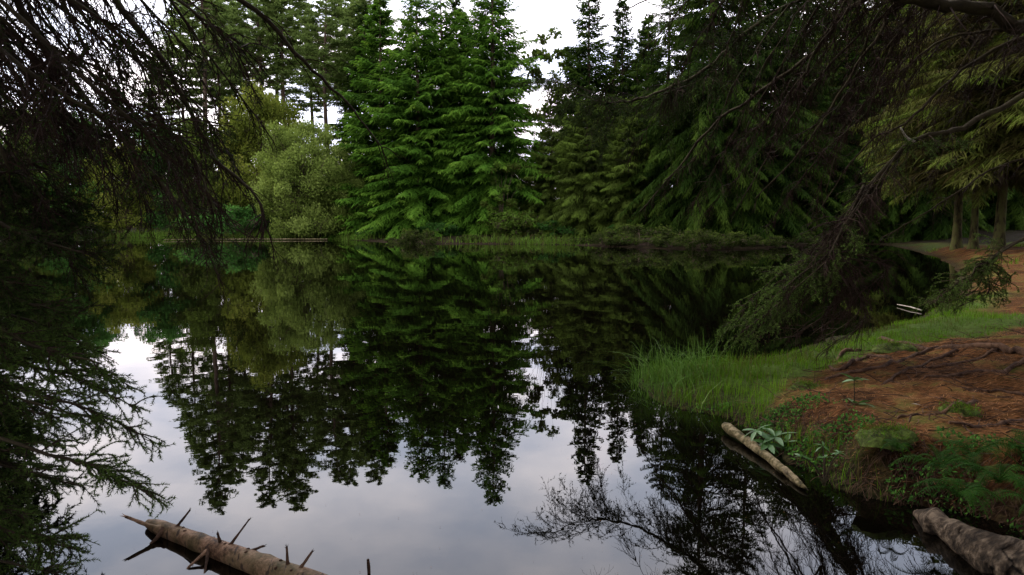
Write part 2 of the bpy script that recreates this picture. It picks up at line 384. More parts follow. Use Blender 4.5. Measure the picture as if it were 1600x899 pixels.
def shaded_humus(X, Y):      # brown forest floor darkened for the boughs' shade, away from the two red needle banks
    X = X.ravel(); Y = Y.ravel(); n = edge_d(orange[0], X, Y); f = edge_d(orange[1], X, Y)
    return sstep(.5, 3, np.minimum(n, f)) * sstep(10, 16, Y)
def build_terrain():
    rr = np.concatenate([np.geomspace(.6, 3.2, 14), np.geomspace(3.3, 12, 165), np.geomspace(12.2, 60, 100), np.geomspace(62, 900, 26)])
    th = np.radians(np.concatenate([np.linspace(-180, -44, 40), np.linspace(-43, -2, 80), np.linspace(-1.8, 44, 270), np.linspace(46, 180, 40)]))
    Rr, Th = np.meshgrid(rr, th, indexing='ij'); X = Rr * np.sin(Th); Y = Rr * np.cos(Th)
    d = shore_d(X, Y); Z = ground_z(X, Y, d)
    V = np.stack([X.ravel(), Y.ravel(), Z.ravel()], 1); nc = len(th)
    i = np.arange(len(rr) - 1)[:, None] * nc + np.arange(nc - 1)[None]
    Q = np.stack([i, i + nc, i + nc + 1, i + 1], -1).reshape(-1, 4)
    g = grassy(X, Y, d); z = V[:, 2]
    wet_dark = 1 - sstep(.0, .10, z - .02)
    nearb = (Y.ravel() < 5.6) & (X.ravel() > 1.0); wet_dark = np.where(nearb, np.maximum(wet_dark, 1 - sstep(.06, .27, z + (fbm(X.ravel() * 6, Y.ravel() * 6, 44) - .47) * .15)), wet_dark)  # low near bank darkened too, well above the waterline
    wet_dark = np.where(Y.ravel() > 20, np.maximum(wet_dark, (1 - sstep(0, .3, z)) * .8), wet_dark)  # far bank darkened too, for the shade under overhanging boughs
    m = mesh('ground', V, Q[:, ::-1], None, [M['ground']], None, True, {'grassy': g * (1 - shaded_humus(X, Y)), 'wet_dark': wet_dark, 'shaded_humus': shaded_humus(X, Y)})
    tag(link('ground', m), 'reddish needle littered bank with moss and earth round the pond', None, None, 'structure')
build_terrain()
wm = mesh('water', [(-700, -60, 0), (700, -60, 0), (700, 700, 0), (-700, 700, 0)], [(0, 1, 2, 3)], None, [M['water']])
tag(link('water', wm), 'dark still pond water mirroring trees and cloudy sky', None, None, 'structure')

# ------------------------------------------------------------------ far trees: meshes
def spruce(seed, H, R, lowz=.3, droop=.35, spacing=.17, wl=.42, prof=.75, tipup=.12, wmul=1.0, hang=.3, fine=1.0):
    rg = np.random.RandomState(seed); g = Geo()
    z = lowz
    while z < H * .985:
        f = z / H; rr = R * (1 - f) ** prof + .12
        n = max(4, int(round(4.5 + 3.5 * (1 - f))))
        a0 = rg.rand() * 6.28
        for k in range(n):
            if rg.rand() < .10: continue
            az = a0 + k * 6.283 / n + rg.randn() * .3
            L = rr * rg.uniform(.55, 1.12) * (.82 + .5 * float(vnoise(np.array([az * 1.1 + seed]), np.array([z * .45]), seed)[0]))
            z0 = z + rg.randn() * wl * .3; e = (-.18 + .75 * f ** 1.5) + rg.randn() * .1
            K = 9; t = np.linspace(0, 1, K); hd = np.array([cos(az), sin(az), 0])
            P = hd * (t * L)[:, None] * cos(e); P[:, 2] = z0 + L * (sin(e) * t - droop * (1 - f * .8) * t ** 2 + tipup * t ** 4)
            tn = nrm(np.gradient(P, axis=0))
            m = max(6, int(L / spacing)) * 2; tt = np.linspace(.10, .995, m) ** .85; sg = np.where(np.arange(m) % 2, 1., -1.)
            pos = np.stack([np.interp(tt, t, P[:, i]) for i in range(3)], 1); ta = nrm(np.stack([np.interp(tt, t, tn[:, i]) for i in range(3)], 1))
            lat = nrm(np.cross(ta, UP)); an = rg.uniform(.65, 1.05, m) * (1 - .55 * tt ** 3)
            dd = nrm(ta * np.cos(an)[:, None] + lat * (sg * np.sin(an))[:, None] + UP * rg.uniform(-.35, .05, m)[:, None])
            ll = fine * (min(1.1, .34 * L) * (1 - tt) ** .6 + .16) * rg.uniform(.7, 1.2, m)
            bt = rg.uniform(-.24, .14)
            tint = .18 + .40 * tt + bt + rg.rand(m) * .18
            sd = np.cross(dd, UP + rg.randn(m, 3) * .45)
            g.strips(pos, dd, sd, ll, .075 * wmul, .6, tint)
            q = 3
            po = np.repeat(pos, q, 0); d2 = np.repeat(dd, q, 0); l2 = np.repeat(ll, q); s2 = np.tile([1., -1., 1.], m); u = np.tile([.3, .55, .75], m) + rg.rand(m * q) * .1
            la2 = nrm(np.cross(d2, UP)); po = po + d2 * (l2 * u)[:, None]; po[:, 2] -= .25 * l2 * u ** 2
            dn = nrm(d2 * .75 + la2 * (s2 * rg.uniform(.4, .9, m * q))[:, None] + UP * rg.uniform(-hang - .35, .05, m * q)[:, None])
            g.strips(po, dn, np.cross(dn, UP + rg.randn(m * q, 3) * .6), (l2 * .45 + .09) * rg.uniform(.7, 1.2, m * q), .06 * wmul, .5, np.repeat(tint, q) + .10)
            g.prisms(P[:-3], P[1:-2], .028 * (1 - t[:-3]), .028 * (1 - t[1:-2]), .0)
        z += wl * rg.uniform(.75, 1.2) * (1 - .35 * f)
    m1 = np.vstack(g.V); crown = mesh('crown', m1, np.vstack(g.T), np.concatenate(g.C))
    t = Geo(); hh = np.concatenate([[-.4, 0, .2, .45, .8], np.linspace(1.3, H, 12)])
    t.tube(np.stack([np.sin(hh * .4) * .03, np.cos(hh * .3) * .03, hh], 1), np.maximum(.016 * H * (1 - hh / H) ** .9, .012) * (1 + .55 * np.exp(-np.maximum(hh, 0) * 3)), 10, rough=.06)
    return crown, mesh('trunk', np.vstack(t.V), np.vstack(t.T), np.concatenate(t.C), smooth=True)

def pine(seed, H, R, start=.42, nb=108, dens=30, tuft=12, low=6):
    rg = np.random.RandomState(seed); g = Geo(); t = Geo()
    hh = np.linspace(-.4, H, 18); bend = np.stack([np.sin(hh * .17 + seed) * .25, np.cos(hh * .21 + seed) * .22, hh], 1); bend[:, :2] -= bend[1, :2]
    t.tube(bend, np.maximum(.0115 * H * (1 - (hh / H).clip(0, 1)) ** .7, .02), 8)
    for b in range(nb):
        f = start + (1 - start) * ((b + rg.rand()) / nb) ** .9 if b >= low else rg.uniform(start * .45, start)
        z0 = f * H; k = (f - start) / (1 - start)
        L = R * (1.0 - .80 * max(k, 0) ** 1.4) * rg.uniform(.55, 1.15) * (.6 if b < low else 1) * (.65 + .35 * min(1, max(k, 0) * 5))
        az = b * 2.4 + rg.randn() * .4; e = rg.uniform(-.1, .25) + .5 * max(k, 0) ** 2
        K = 7; tt = np.linspace(0, 1, K); P = np.stack([cos(az) * tt * L * cos(e), sin(az) * tt * L * cos(e), z0 + L * (sin(e) * tt - .22 * tt ** 2 + .18 * tt ** 3)], 1)
        P[:, :2] += [np.interp(z0, hh, bend[:, 0]), np.interp(z0, hh, bend[:, 1])]
        P[1:-1] += rg.randn(K - 2, 3) * .04 * L
        t.prisms(P[:-1], P[1:], .045 * (1 - tt[:-1] * .8), .045 * (1 - tt[1:] * .8), .3)
        n = int(dens * L / 2.5) + 4; u = rg.uniform(.30, 1, n) ** .7
        c = np.stack([np.interp(u, tt, P[:, i]) for i in range(3)], 1)
        c += np.stack([rg.randn(n), rg.randn(n), np.abs(rg.randn(n)) * .6 - .2], 1) * (.28 * (.5 + u * .6) * min(1, L / 2))[:, None]
        # tuft = a spray of short needle shoots, flattened and lifted
        m = tuft; cc = np.repeat(c, m, 0); dd = rg.randn(n * m, 3); dd[:, 2] = dd[:, 2] * .45 + .25; dd += np.array([cos(az), sin(az), 0]) * .5; dd = nrm(dd)
        g.strips(cc, dd, np.cross(dd, rg.randn(n * m, 3)), rg.uniform(.16, .38, n * m), .06, .2, np.repeat(rg.uniform(.2, .6, n), m) + rg.rand(n * m) * .25 + .15 * dd[:, 2])
    crown = mesh('crown', np.vstack(g.V), np.vstack(g.T), np.concatenate(g.C))
    return crown, mesh('trunk', np.vstack(t.V), np.vstack(t.T), np.concatenate(t.C))

def broadleaf(seed, H, R, nclump=60, per=150, leaf=.11, low=.05, open_=1.0, stems=5):
    """limbs forking from the base, each ending in a ragged clump of leaves"""
    rg = np.random.RandomState(seed); g = Geo(); t = Geo()
    for s in range(nclump):
        # clump centre inside an ellipsoid shell
        a = rg.rand() * 6.283; v = rg.uniform(low, 1); rad = R * math.sqrt(max(.05, 1 - abs(v * 1.25 - .5) ** 2.2)) * rg.uniform(.35, 1)
        c = np.array([cos(a) * rad, sin(a) * rad, v * H * rg.uniform(.85, 1.05)])
        cr = rg.uniform(.10, .2) * min(R, H) * 1.5 * open_
        base = np.array([cos(a * 3) * .12 * R, sin(a * 3) * .12 * R, -.2]); md = base * .4 + c * .6 + np.array([0, 0, .12 * H]) * rg.rand() - np.array([c[0], c[1], 0]) * .25
        P = curve([base, md, c], 7); t.prisms(P[:-1], P[1:], np.linspace(.045, .012, 6) * min(H, R * 2) / 6, np.linspace(.04, .008, 6) * min(H, R * 2) / 6, .4)
        n = per; q = rg.randn(n, 3); q = nrm(q) * (rg.rand(n, 1) ** .45); o = c + q * cr * np.array([1.1, 1.1, .75])
        for b in range(9):
            e = c + nrm(rg.randn(3)) * cr * .9; t.prisms(np.array([c]), np.array([e]), .012, .004, .4)
        d = nrm(q + rg.randn(n, 3) * .8); ls = leaf * rg.uniform(.6, 1.3, n)
        g.leaves(o, d, np.cross(d, rg.randn(n, 3)), ls, ls * .6, rg.uniform(.1, .55) + rg.rand(n) * .3 + .15 * q[:, 2])
    return mesh('crown', np.vstack(g.V), np.vstack(g.T), np.concatenate(g.C)), mesh('trunk', np.vstack(t.V), np.vstack(t.T), np.concatenate(t.C))

def place(pair, mats, name, px, Y, H, H0, label, cat='tree', group=None, rz=0., wx=1.0, x=None, z=None):
    X = at(px, 376, Y)[0] if x is None else x
    zg = float(ground_z(np.array([X]), np.array([Y]))[0]) if z is None else z
    r = thing(name, (X, Y, max(zg, -.1)), label, cat, group, rz)
    s = H / H0
    for m, nme, mt in ((pair[1], 'trunk', mats[1]), (pair[0], 'crown', mats[0])):
        if not m.materials: m.materials.append(mt)
        o = link(nme, m, r); o.scale = (s * wx, s * wx, s)
        if m.materials[0] != mt:
            o.material_slots[0].link = 'OBJECT'; o.material_slots[0].material = mt
    return r

def top_h(y_ref, D):       # height of a tree whose mirrored tip is seen at photo row y_ref
    return D * tan(math.atan((y_ref - 450) / F) + PITCH) - CAMZ

SA = spruce(1, 18, 5.2, wl=.40, prof=.66, spacing=.17, wmul=1.12, fine=.90)
SB = spruce(2, 18, 4.6, wl=.40, droop=.42, prof=.66, spacing=.17, wmul=1.12, fine=.90)
SE = spruce(8, 18, 4.4, wl=.40, droop=.55, prof=.6, spacing=.16, wmul=.8, hang=.45, tipup=.08, fine=.75)
SC = spruce(3, 15, 3.4, wl=.40, droop=.25, prof=.75, wmul=1.2)
SD = spruce(4, 14, 4.6, wl=.42, droop=.55, hang=.9, prof=.45, spacing=.15)       # weeping, brown-green
PA = pine(5, 26, 4.1, .52)
PB = pine(6, 26, 4.0, .47, nb=118)
PC = pine(7, 22, 3.2, .47, nb=92)
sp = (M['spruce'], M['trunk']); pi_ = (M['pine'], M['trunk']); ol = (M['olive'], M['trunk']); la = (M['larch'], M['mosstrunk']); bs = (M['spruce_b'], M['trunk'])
G1 = 'tall pines at the back left of the pond'
for k, (px, D, yt, pr, rz, lab) in enumerate([
    (322, 68, 783, PA, .4, 'tallest pine of the back left, slender bare trunk, mirrored tip furthest down the water'),
    (345, 73, 700, PC, 2.0, 'thin pale trunked pine just right of the tallest back left pine'),
    (408, 66, 775, PB, 1.2, 'dense topped pine behind the yellowing tree, left of a close pair'),
    (455, 67, 783, PA, 3.1, 'dense topped pine behind the pale bush, right of a close pair'),
    (520, 64, 742, PB, 4.2, 'dark pine between the pale bush and the big green spruces'),
    (262, 74, 625, PC, 5.1, 'smaller pine seen through hanging twigs at upper left'),
    (490, 74, 690, PC, .9, 'thin pine with bare lower trunk against white sky gap above the pale bush'),
    (375, 76, 690, PC, 3.9, 'slim pine deep behind the gap between tallest pine and the close pair'),
    (560, 70, 710, PA, 2.7, 'hazy pale pine rising behind the left flank of the big green spruces'),
    (300, 78, 690, PC, 5.5, 'pine behind and left of the tallest slender pine'),
    (435, 80, 745, PC, 2.9, 'narrow pine in the gap between the close pair'),
    (538, 76, 735, PB, 1.4, 'pale pine in the gap before the big green spruces'),
    (585, 68, 735, PB, .6, 'pale feathery pine topping the left flank of the big green spruces'),
    (360, 84, 735, PA, 4.7, 'far pine behind the slim pine, right of the tallest one'),
    (150, 80, 535, PC, 1.9, 'low distant pine behind the leftmost hanging twigs')]):
    place(pr, pi_, 'pine_tree', px, D, top_h(yt, D), 26 if pr is not PC else 22, lab, 'pine', G1, rz)
G2 = 'green spruces on the far bank'
for (px, D, yt, pr, H0, rz, wx, mts, lab) in [
    (600, 56.5, 722, SC, 15, .3, 1.25, sp, 'lighter green spruce at left flank of the big spruces, behind the pale bush edge'),
    (655, 54.5, 748, SA, 18, 1.0, 1.05, sp, 'broad green spruce with layered boughs, left of the central pair'),
    (692, 56, 754, SB, 18, 2.0, .9, sp, 'green spruce wedged between the broad spruce and the tallest central spruce'),
    (770, 53.5, 780, SB, 18, 3.4, 1.0, sp, 'tallest central spruce with sharp tip and drooping dense boughs beside the sky gap'),
    (722, 57, 700, SC, 15, 4.4, 1.1, sp, 'narrow spruce showing between the two big central spruces'),
    (918, 56, 745, SC, 15, 5.2, .95, bs, 'pointed spruce right of the sky gap behind the brownish conifers'),
    (968, 57, 708, SC, 15, 2.2, .85, bs, 'thin topped spruce right of the pointed one, under the overhanging branch'),
    (1008, 55, 690, SC, 15, .2, .95, bs, 'slender spruce left of the huge dark right hand spruce'),
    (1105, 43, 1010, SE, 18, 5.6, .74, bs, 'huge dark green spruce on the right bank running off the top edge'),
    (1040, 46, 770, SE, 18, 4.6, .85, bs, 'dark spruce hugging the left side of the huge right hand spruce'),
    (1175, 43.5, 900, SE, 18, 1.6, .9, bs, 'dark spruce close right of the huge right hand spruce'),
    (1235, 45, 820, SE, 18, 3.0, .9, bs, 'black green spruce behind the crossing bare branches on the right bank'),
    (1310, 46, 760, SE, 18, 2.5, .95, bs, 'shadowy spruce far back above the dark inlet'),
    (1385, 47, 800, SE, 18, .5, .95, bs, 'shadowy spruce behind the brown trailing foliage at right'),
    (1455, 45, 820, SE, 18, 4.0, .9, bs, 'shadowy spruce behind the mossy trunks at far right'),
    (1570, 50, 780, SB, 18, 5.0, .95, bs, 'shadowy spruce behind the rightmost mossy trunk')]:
    place(pr, mts, 'spruce_tree', px, D, top_h(yt, D), H0, lab, 'spruce', G2, rz, wx)
G3 = 'brownish olive conifers on the far bank'
for (px, D, H, rz, wx, mt, lab) in [
    (862, 52, 8.0, .3, 1.0, ol, 'low olive brown conifer just right of the sky gap'),
    (915, 49.5, 8.8, 2.3, 1.1, ol, 'mid height olive conifer in front of the pointed spruce'),
    (985, 47.4, 8.6, 4.0, 1.1, ol, 'dim olive conifer left of the dark right hand spruces'),
    (835, 56, 6.0, 1.0, .7, la, 'small brown tinged conifer in the notch under the sky gap')]:
    place(SD, mt, 'olive_conifer', px, D, H, 14, lab, 'conifer', G3, rz, wx)
G4 = 'mossy trunked conifers on the right bank'
# draped conifers: bare mossy lower trunk, trailing brown-green boughs that start above head height
SDT = spruce(14, 14, 3.8, lowz=3.9, wl=.34, droop=.50, hang=1.2, prof=.5, tipup=0, spacing=.13, wmul=.55)
for (px, D, H, rz, wx, lab) in [
    (1562, 27.5, 12.5, .6, .95, 'thick mossy trunked conifer, rightmost on the orange bank'),
    (1522, 29.5, 12, 2.0, .8, 'mossy conifer just left of the thick rightmost trunk'),
    (1494, 31, 12.5, 3.9, .9, 'mossy conifer, leftmost trunk of the row on the orange bank'),
    (1352, 49.5, 17, 5.0, .9, 'olive draped conifer above the dark inlet'),
    (1700, 24, 13, 4.5, .8, 'brown draped conifer at the right edge of the picture')]:
    r = place(SDT, la, 'draped_conifer', px, D, H, 14, lab, 'conifer', G4, rz, wx)
    r.children[0].scale = (r.children[0].scale[0] * 1.7,) * 2 + (r.children[0].scale[2],)

# forest that goes on round the pond (shade and mirror images come from it)
SN = spruce(31, 18, 4.8, lowz=5.6, wl=.5, prof=.45, droop=.15, spacing=.22, wmul=1.4)  # high-crowned spruces kept out of view, added to shade the near bank
GB = 'spruces of the wood round the pond'
rgf = np.random.RandomState(77); used = set()
for k in range(27):      # behind the front rows, left to right
    px = 20 + k * 62 + rgf.uniform(-20, 20); D = rgf.uniform(60, 68) if px > 560 else rgf.uniform(70, 80)
    if 800 < px < 890: continue
    H = (20 if px < 800 else 16 if px < 1060 else 22) * rgf.uniform(.9, 1.1) if px > 560 else rgf.uniform(8.5, 10)
    marks = [(90, 'leftmost green leafy tree'), (170, 'low yellowing tree at left'), (240, 'leafy tree above the far reeds'), (300, 'tallest slender pine'), (360, 'olive leafy tree'), (420, 'yellowing tree'), (480, 'pale willow bush'), (545, 'dark pine beside the willow'),
             (610, 'left flank of the big spruces'), (670, 'broad central spruce'), (730, 'narrow central spruce'), (795, 'tallest central spruce'), (925, 'pointed spruce by the sky gap'), (985, 'thin topped spruce'), (1045, 'left side of the huge right hand spruce'),
             (1110, 'huge right hand spruce'), (1170, 'right side of the huge right hand spruce'), (1230, 'black green spruce at the inlet mouth'), (1290, 'olive draped conifer'), (1350, 'back shore of the dark inlet'), (1410, 'brown trailing foliage'), (1470, 'gap left of the mossy trunks'), (1530, 'two thinner mossy trunks'), (1590, 'thick mossy trunk')]
    mk = next((t for x_, t in marks if px < x_), 'right edge of the picture')
    if mk in used: mk += ' (deeper row)'
    used.add(mk)
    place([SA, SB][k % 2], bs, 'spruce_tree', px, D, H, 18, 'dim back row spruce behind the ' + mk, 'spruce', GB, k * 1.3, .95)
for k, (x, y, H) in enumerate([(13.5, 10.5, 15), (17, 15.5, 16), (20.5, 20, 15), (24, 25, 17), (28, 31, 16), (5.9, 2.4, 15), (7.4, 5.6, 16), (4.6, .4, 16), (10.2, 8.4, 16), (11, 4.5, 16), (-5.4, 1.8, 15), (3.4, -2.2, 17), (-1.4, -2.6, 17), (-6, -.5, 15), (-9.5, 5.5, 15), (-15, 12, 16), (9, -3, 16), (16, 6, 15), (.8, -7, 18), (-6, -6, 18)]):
    place(SN, bs, 'spruce_tree', 0, y, H, 18, 'unseen tall spruce of the near wood, added outside the picture to shade the bank', 'spruce', 'unseen near spruces added for shade', k * 1.7, 1.0, x=x)

# bushes and leafy trees on the far bank
BW = broadleaf(21, 8, 4.2, 150, 420, .19)
BG = broadleaf(22, 9, 3.8, 120, 380, .2, .08)
BT = broadleaf(23, 10, 1.5, 40, 110, .2, .3, .8)
BS = broadleaf(24, 5, 1.3, 34, 70, .2, .15, .6)
BR = broadleaf(25, 1.2, 1.8, 60, 90, .12, .1)
tb = M['trunk']
place(BW, (M['willow'], tb), 'willow_bush', 478, 55, 8.2, 8, 'large pale grey green willow bush at the far waterline', 'bush', None, .4, .78)
place(BW, (M['willow'], tb), 'willow_bush', 540, 56, 5.6, 8, 'smaller pale bush tucked between the willow and the green spruces', 'bush', None, 2.4, .8)
place(BG, (M['gold'], tb), 'yellowing_tree', 418, 61, 11.3, 9, 'yellowing leafy tree rising behind the pale willow bush', 'tree', None, .4, .75)
place(BG, (M['olive'], tb), 'leafy_tree', 345, 62, 9.5, 9, 'olive leafy tree left of the yellowing tree', 'tree', None, 1.4, .9)
place(BG, (M['broad'], tb), 'leafy_tree', 275, 64, 8.6, 9, 'green leafy tree behind hanging twigs, above the far reeds', 'tree', None, 2.4, 1.0)
place(BG, (M['gold'], tb), 'yellowing_tree', 195, 62, 7.4, 9, 'low yellowing tree glimpsed behind the hanging twigs at left', 'tree', None, 3.4, 1.0)
place(BG, (M['broad'], tb), 'leafy_tree', 100, 62, 9.5, 9, 'green leafy tree behind the dark twigs far left', 'tree', None, 4.4, 1.1)
place(BG, (M['olive'], tb), 'leafy_tree', 20, 60, 10.5, 9, 'olive leafy tree hidden at the left edge', 'tree', None, 5.4, 1.1)
place(BT, (M['olive'], tb), 'birch_tree', 858, 57, top_h(668, 57), 10, 'thin twiggy birch leaning in the white sky gap', 'birch', None, .4, .9)
place(BS, (M['reed'], tb), 'birch_sapling', 786, 50.5, 5.0, 5, 'small pale leaved sapling in front of the tallest spruce', 'sapling', None, .4, 1.0)
place(BR, (M['broad'], tb), 'waterside_bush', 580, 53.2, .9, 1.2, 'low bright green bush at the waterline below the big spruces', 'bush', None, .4, .9)
place(BR, (M['broad'], tb), 'waterside_bush', 880, 49.5, 1.0, 1.2, 'low green bush on the bank below the olive conifers', 'bush', None, 1.4, 1.2)
place(BR, (M['reed'], tb), 'waterside_bush', 820, 50.2, 1.7, 1.2, 'yellow green bush on the bank under the pale sapling', 'bush', None, 2.4, 1.1)
place(BR, (M['broad'], tb), 'waterside_bush', 985, 47.2, 1.1, 1.2, 'low dark green bush at the waterline left of the right hand spruces', 'bush', None, 3.4, 1.0)
place(BR, (M['broad'], tb), 'waterside_bush', 370, 58, 2.2, 1.2, 'rounded green bush behind the far reeds', 'bush', None, 3.9, 1.2)
place(BR, (M['broad'], tb), 'waterside_bush', 690, 52.4, .9, 1.2, 'low green bush at the foot of the central spruces', 'bush', None, 3.1, 1.3)

M['shade'] = foliage('shade_filler_leaves', [(0, (.010, .012, .004)), (.5, (.028, .042, .008)), (1, (.07, .10, .014))])  # for added bushes that stand in for the dark under far boughs
for k, (px, y, h, rz, lab) in enumerate([(615, 381, 1.0, 1., 'added dark filler bush below the left flank of the big spruces'), (655, 382, 1.2, 2., 'added dark filler bush under the broad central spruce'),
        (735, 382, .9, 3., 'added dark filler bush just left of the yellow green bank grass'), (905, 384, 1.1, 4., 'added dark filler bush just right of the yellow green bank grass'),
        (945, 386, 1.3, 5., 'added dark filler bush below the dim olive conifer'), (1010, 388, 1.2, .5, 'added dark filler bush at the left foot of the huge right hand spruce'),
        (1050, 390, 1.4, 1.5, 'added dark filler bush overhanging the water under the huge right hand spruce'), (1100, 391, 1.2, 2.5, 'added dark filler bush at the right foot of the huge right hand spruce'),
        (1150, 391, 1.5, 3.5, 'added dark filler bush at the mouth of the dark inlet'), (1205, 389, 1.6, 4.5, 'added dark filler bush where the shore turns into the inlet'),
        (1255, 386, 1.2, 5.5, 'added dark filler bush deepest in the shaded inlet')]):
    q = gz(px, y - .5); h *= (.42, .8, .5, .35, .62, .9)[k % 6]; place(BR, (M['shade'], tb), 'waterside_bush', 0, q[1] + (.7, .2, 1.3)[k % 3], h, 1.2, lab, 'bush', 'added dark bushes filling the shade along the far waterline', rz, (1.1, .8, 1.3)[k % 3], x=q[0])

# ------------------------------------------------------------------ near conifer branches
def grow(rg, o, d, L, n, grav, jit):
    P = [o]; p = o.copy(); d = nrm(d)
    st = (L / n)[:, None]
    for i in range(n):
        d = nrm(d + rg.randn(*d.shape) * jit - UP * grav); p = p + d * st; P.append(p)
    return np.stack(P, 1)
def children(rg, P, L, spacing, tmin=.1, tmax=1.0):
    n = P.shape[1] - 1; cnt = np.maximum(1, (L * (tmax - tmin) / spacing * rg.uniform(.7, 1.3, len(L))).astype(int))
    idx = np.repeat(np.arange(len(L)), cnt); u = rg.uniform(tmin, tmax, len(idx)) * n * .999; i = u.astype(int); f = (u - i)[:, None]
    pos = P[idx, i] * (1 - f) + P[idx, i + 1] * f; tan_ = nrm(P[idx, i + 1] - P[idx, i]); return idx, u / n, pos, tan_
def chain(g, P, r0, r1, tint):
    n = P.shape[1] - 1
    for i in range(n):
        a = r0 + (r1 - r0) * i / n; b = r0 + (r1 - r0) * (i + 1) / n; g.prisms(P[:, i], P[:, i + 1], a, b, tint)
def needles(g, rg, P, L, per_m, nl, nw, tint):
    idx, u, pos, ta = children(rg, P, L, 1 / per_m, 0.05, 1)
    n = len(pos); r = rg.randn(n, 3); r = nrm(r - ta * (r * ta).sum(1, keepdims=True)); r[:, 2] += .15
    d = nrm(ta * .75 + r * .8); l = nl * rg.uniform(.7, 1.2, n); w = nrm(np.cross(d, rg.randn(n, 3))) * nw * .5
    V = np.stack([pos - w, pos + w, pos + d * l[:, None]], 1); T = np.arange(n * 3).reshape(-1, 3)
    tt = rg.uniform(.1, .5, len(L))[idx] + u * .35 + rg.rand(n) * .15
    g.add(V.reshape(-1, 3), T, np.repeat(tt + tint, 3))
def branch(parent, pts, r0, r1, seed, s1=.11, l1=.8, s2=.06, l2=.22, grav1=.10, grav2=.16, ndl=0, nstart=.0, side=.9, wood='dead', jit=.12, level3=True, nl=.016, nw=.0032, tmin=.12, ntint=0., label=None, prof=1.0, updown=0.):
    """one limb: tube, side branches, twiglets and, where alive, needles; points in world space"""
    rg = np.random.RandomState(seed); off = np.array(parent.location)
    C = curve(pts, max(14, len(pts) * 5)) - off; seg = np.linalg.norm(np.diff(C, axis=0), axis=1); Lm = seg.sum()
    C[1:-1] += rg.randn(len(C) - 2, 3) * .0035 * Lm / 3
    g = Geo(); g.tube(C, np.linspace(r0, r1, len(C)), 7, .6, rough=.12, seed=seed)
    b = Geo()
    i0, u, pos, ta = children(rg, C[None], np.array([Lm]), s1, tmin, 1.0)
    n = len(pos); lat = nrm(np.cross(ta, UP)); sg = np.where(rg.rand(n) < .5, 1., -1.)
    d = nrm(ta * rg.uniform(.35, 1, n)[:, None] + lat * (sg * side * rg.uniform(.3, 1, n))[:, None] + UP * (rg.randn(n) * .35 + updown)[:, None])
    L1 = l1 * rg.uniform(.35, 1.15, n) * (1.08 - u * .75) ** prof
    P1 = grow(rg, pos, d, L1, 6, grav1, jit); chain(b, P1, .0042 + r1 * .15, .0016, .5)
    i1, u1, p1, t1 = children(rg, P1, L1, s2, .12, 1)
    n = len(p1); lat = nrm(np.cross(t1, UP) + rg.randn(n, 3) * .3); sg = np.where(rg.rand(n) < .5, 1., -1.)
    d = nrm(t1 * .7 + lat * (sg * rg.uniform(.3, .9, n))[:, None] - UP * .15)
    L2 = l2 * rg.uniform(.4, 1.2, n) * (1.1 - .6 * u1); P2 = grow(rg, p1, d, L2, 3, grav2, jit * 1.3); chain(b, P2, .0022, .0012, .45)
    tips = [(P2, L2)]
    if level3:
        i2, u2, p2, t2 = children(rg, P2, L2, s2 * 1.1, .2, 1)
        n = len(p2); d = nrm(t2 * .8 + rg.randn(n, 3) * .5); L3 = l2 * .4 * rg.uniform(.4, 1.2, n); P3 = grow(rg, p2, d, L3, 2, grav2 * .6, jit); chain(b, P3, .0015, .0010, .4); tips.append((P3, L3))
    br = g.build('branch', M['branch'], parent, True); tag(b.build('twigs', M[wood], br), kind='stuff')
    if label: br['label'] = label
    if ndl:
        q = Geo()
        for P, L in tips + [(P1, L1)]:
            if nstart > 0:
                k = rg.rand(len(L)) > nstart; P, L = P[k], L[k]
            if len(L): needles(q, rg, P, L, ndl, nl, nw, ntint)
        tag(q.build('needles', M['near'], br), kind='stuff')
    return br
def A(*l): return [at(x, y, Y) for x, y, Y in l]

# left tree: trunk stands just outside the left edge on the near bank
LT = thing('spruce_tree', (-3.9, 3.6, .3), 'near spruce at the left edge trailing dead brown twigs and dark green sprays', 'spruce')
g = Geo(); hh = np.linspace(-.6, 11, 16); g.tube(np.stack([np.sin(hh) * .03, hh * 0, hh], 1), .17 * (1 - hh / 13), 12, rough=.08); g.build('trunk', M['trunk'], LT, True)
LTx = np.array([-3.9, 3.6, 0])
def from_trunk(z, *px):          # a limb that starts at the left trunk
    return [LTx + np.array([.1, .05, z])] + A(*px)
hero_left = [
    (5.6, [(-40, -330, 3.9), (180, -90, 4.4), (380, 0, 4.8), (470, 92, 5.0), (545, 165, 5.2), (598, 232, 5.3)], .030, .004, dict(s1=.20, l1=.75, s2=.10, l2=.22, grav1=.22, level3=False, tmin=.35)),
    (4.6, [(60, -200, 3.8), (180, 0, 4.0), (260, 105, 4.1), (330, 240, 4.2), (395, 300, 4.3), (424, 372, 4.3)], .026, .004, dict(s1=.09, l1=.65, s2=.06, l2=.20, grav1=.20)),
    (4.1, [(-60, -150, 3.7), (40, 30, 3.8), (130, 150, 3.9), (230, 260, 4.0), (300, 350, 4.0), (345, 440, 4.0)], .024, .004, dict(s1=.08, l1=.6, s2=.05, l2=.2, grav1=.18)),
    (4.9, [(40, -230, 4.4), (230, -40, 4.8), (330, 90, 5.0), (420, 210, 5.1)], .020, .003, dict(s1=.10, l1=.6, s2=.06, l2=.2, grav1=.16)),
]
for k, (z, px, r0, r1, kw) in enumerate(hero_left): branch(LT, from_trunk(z, *px), r0, r1, 100 + k, **kw)
rgl = np.random.RandomState(5)
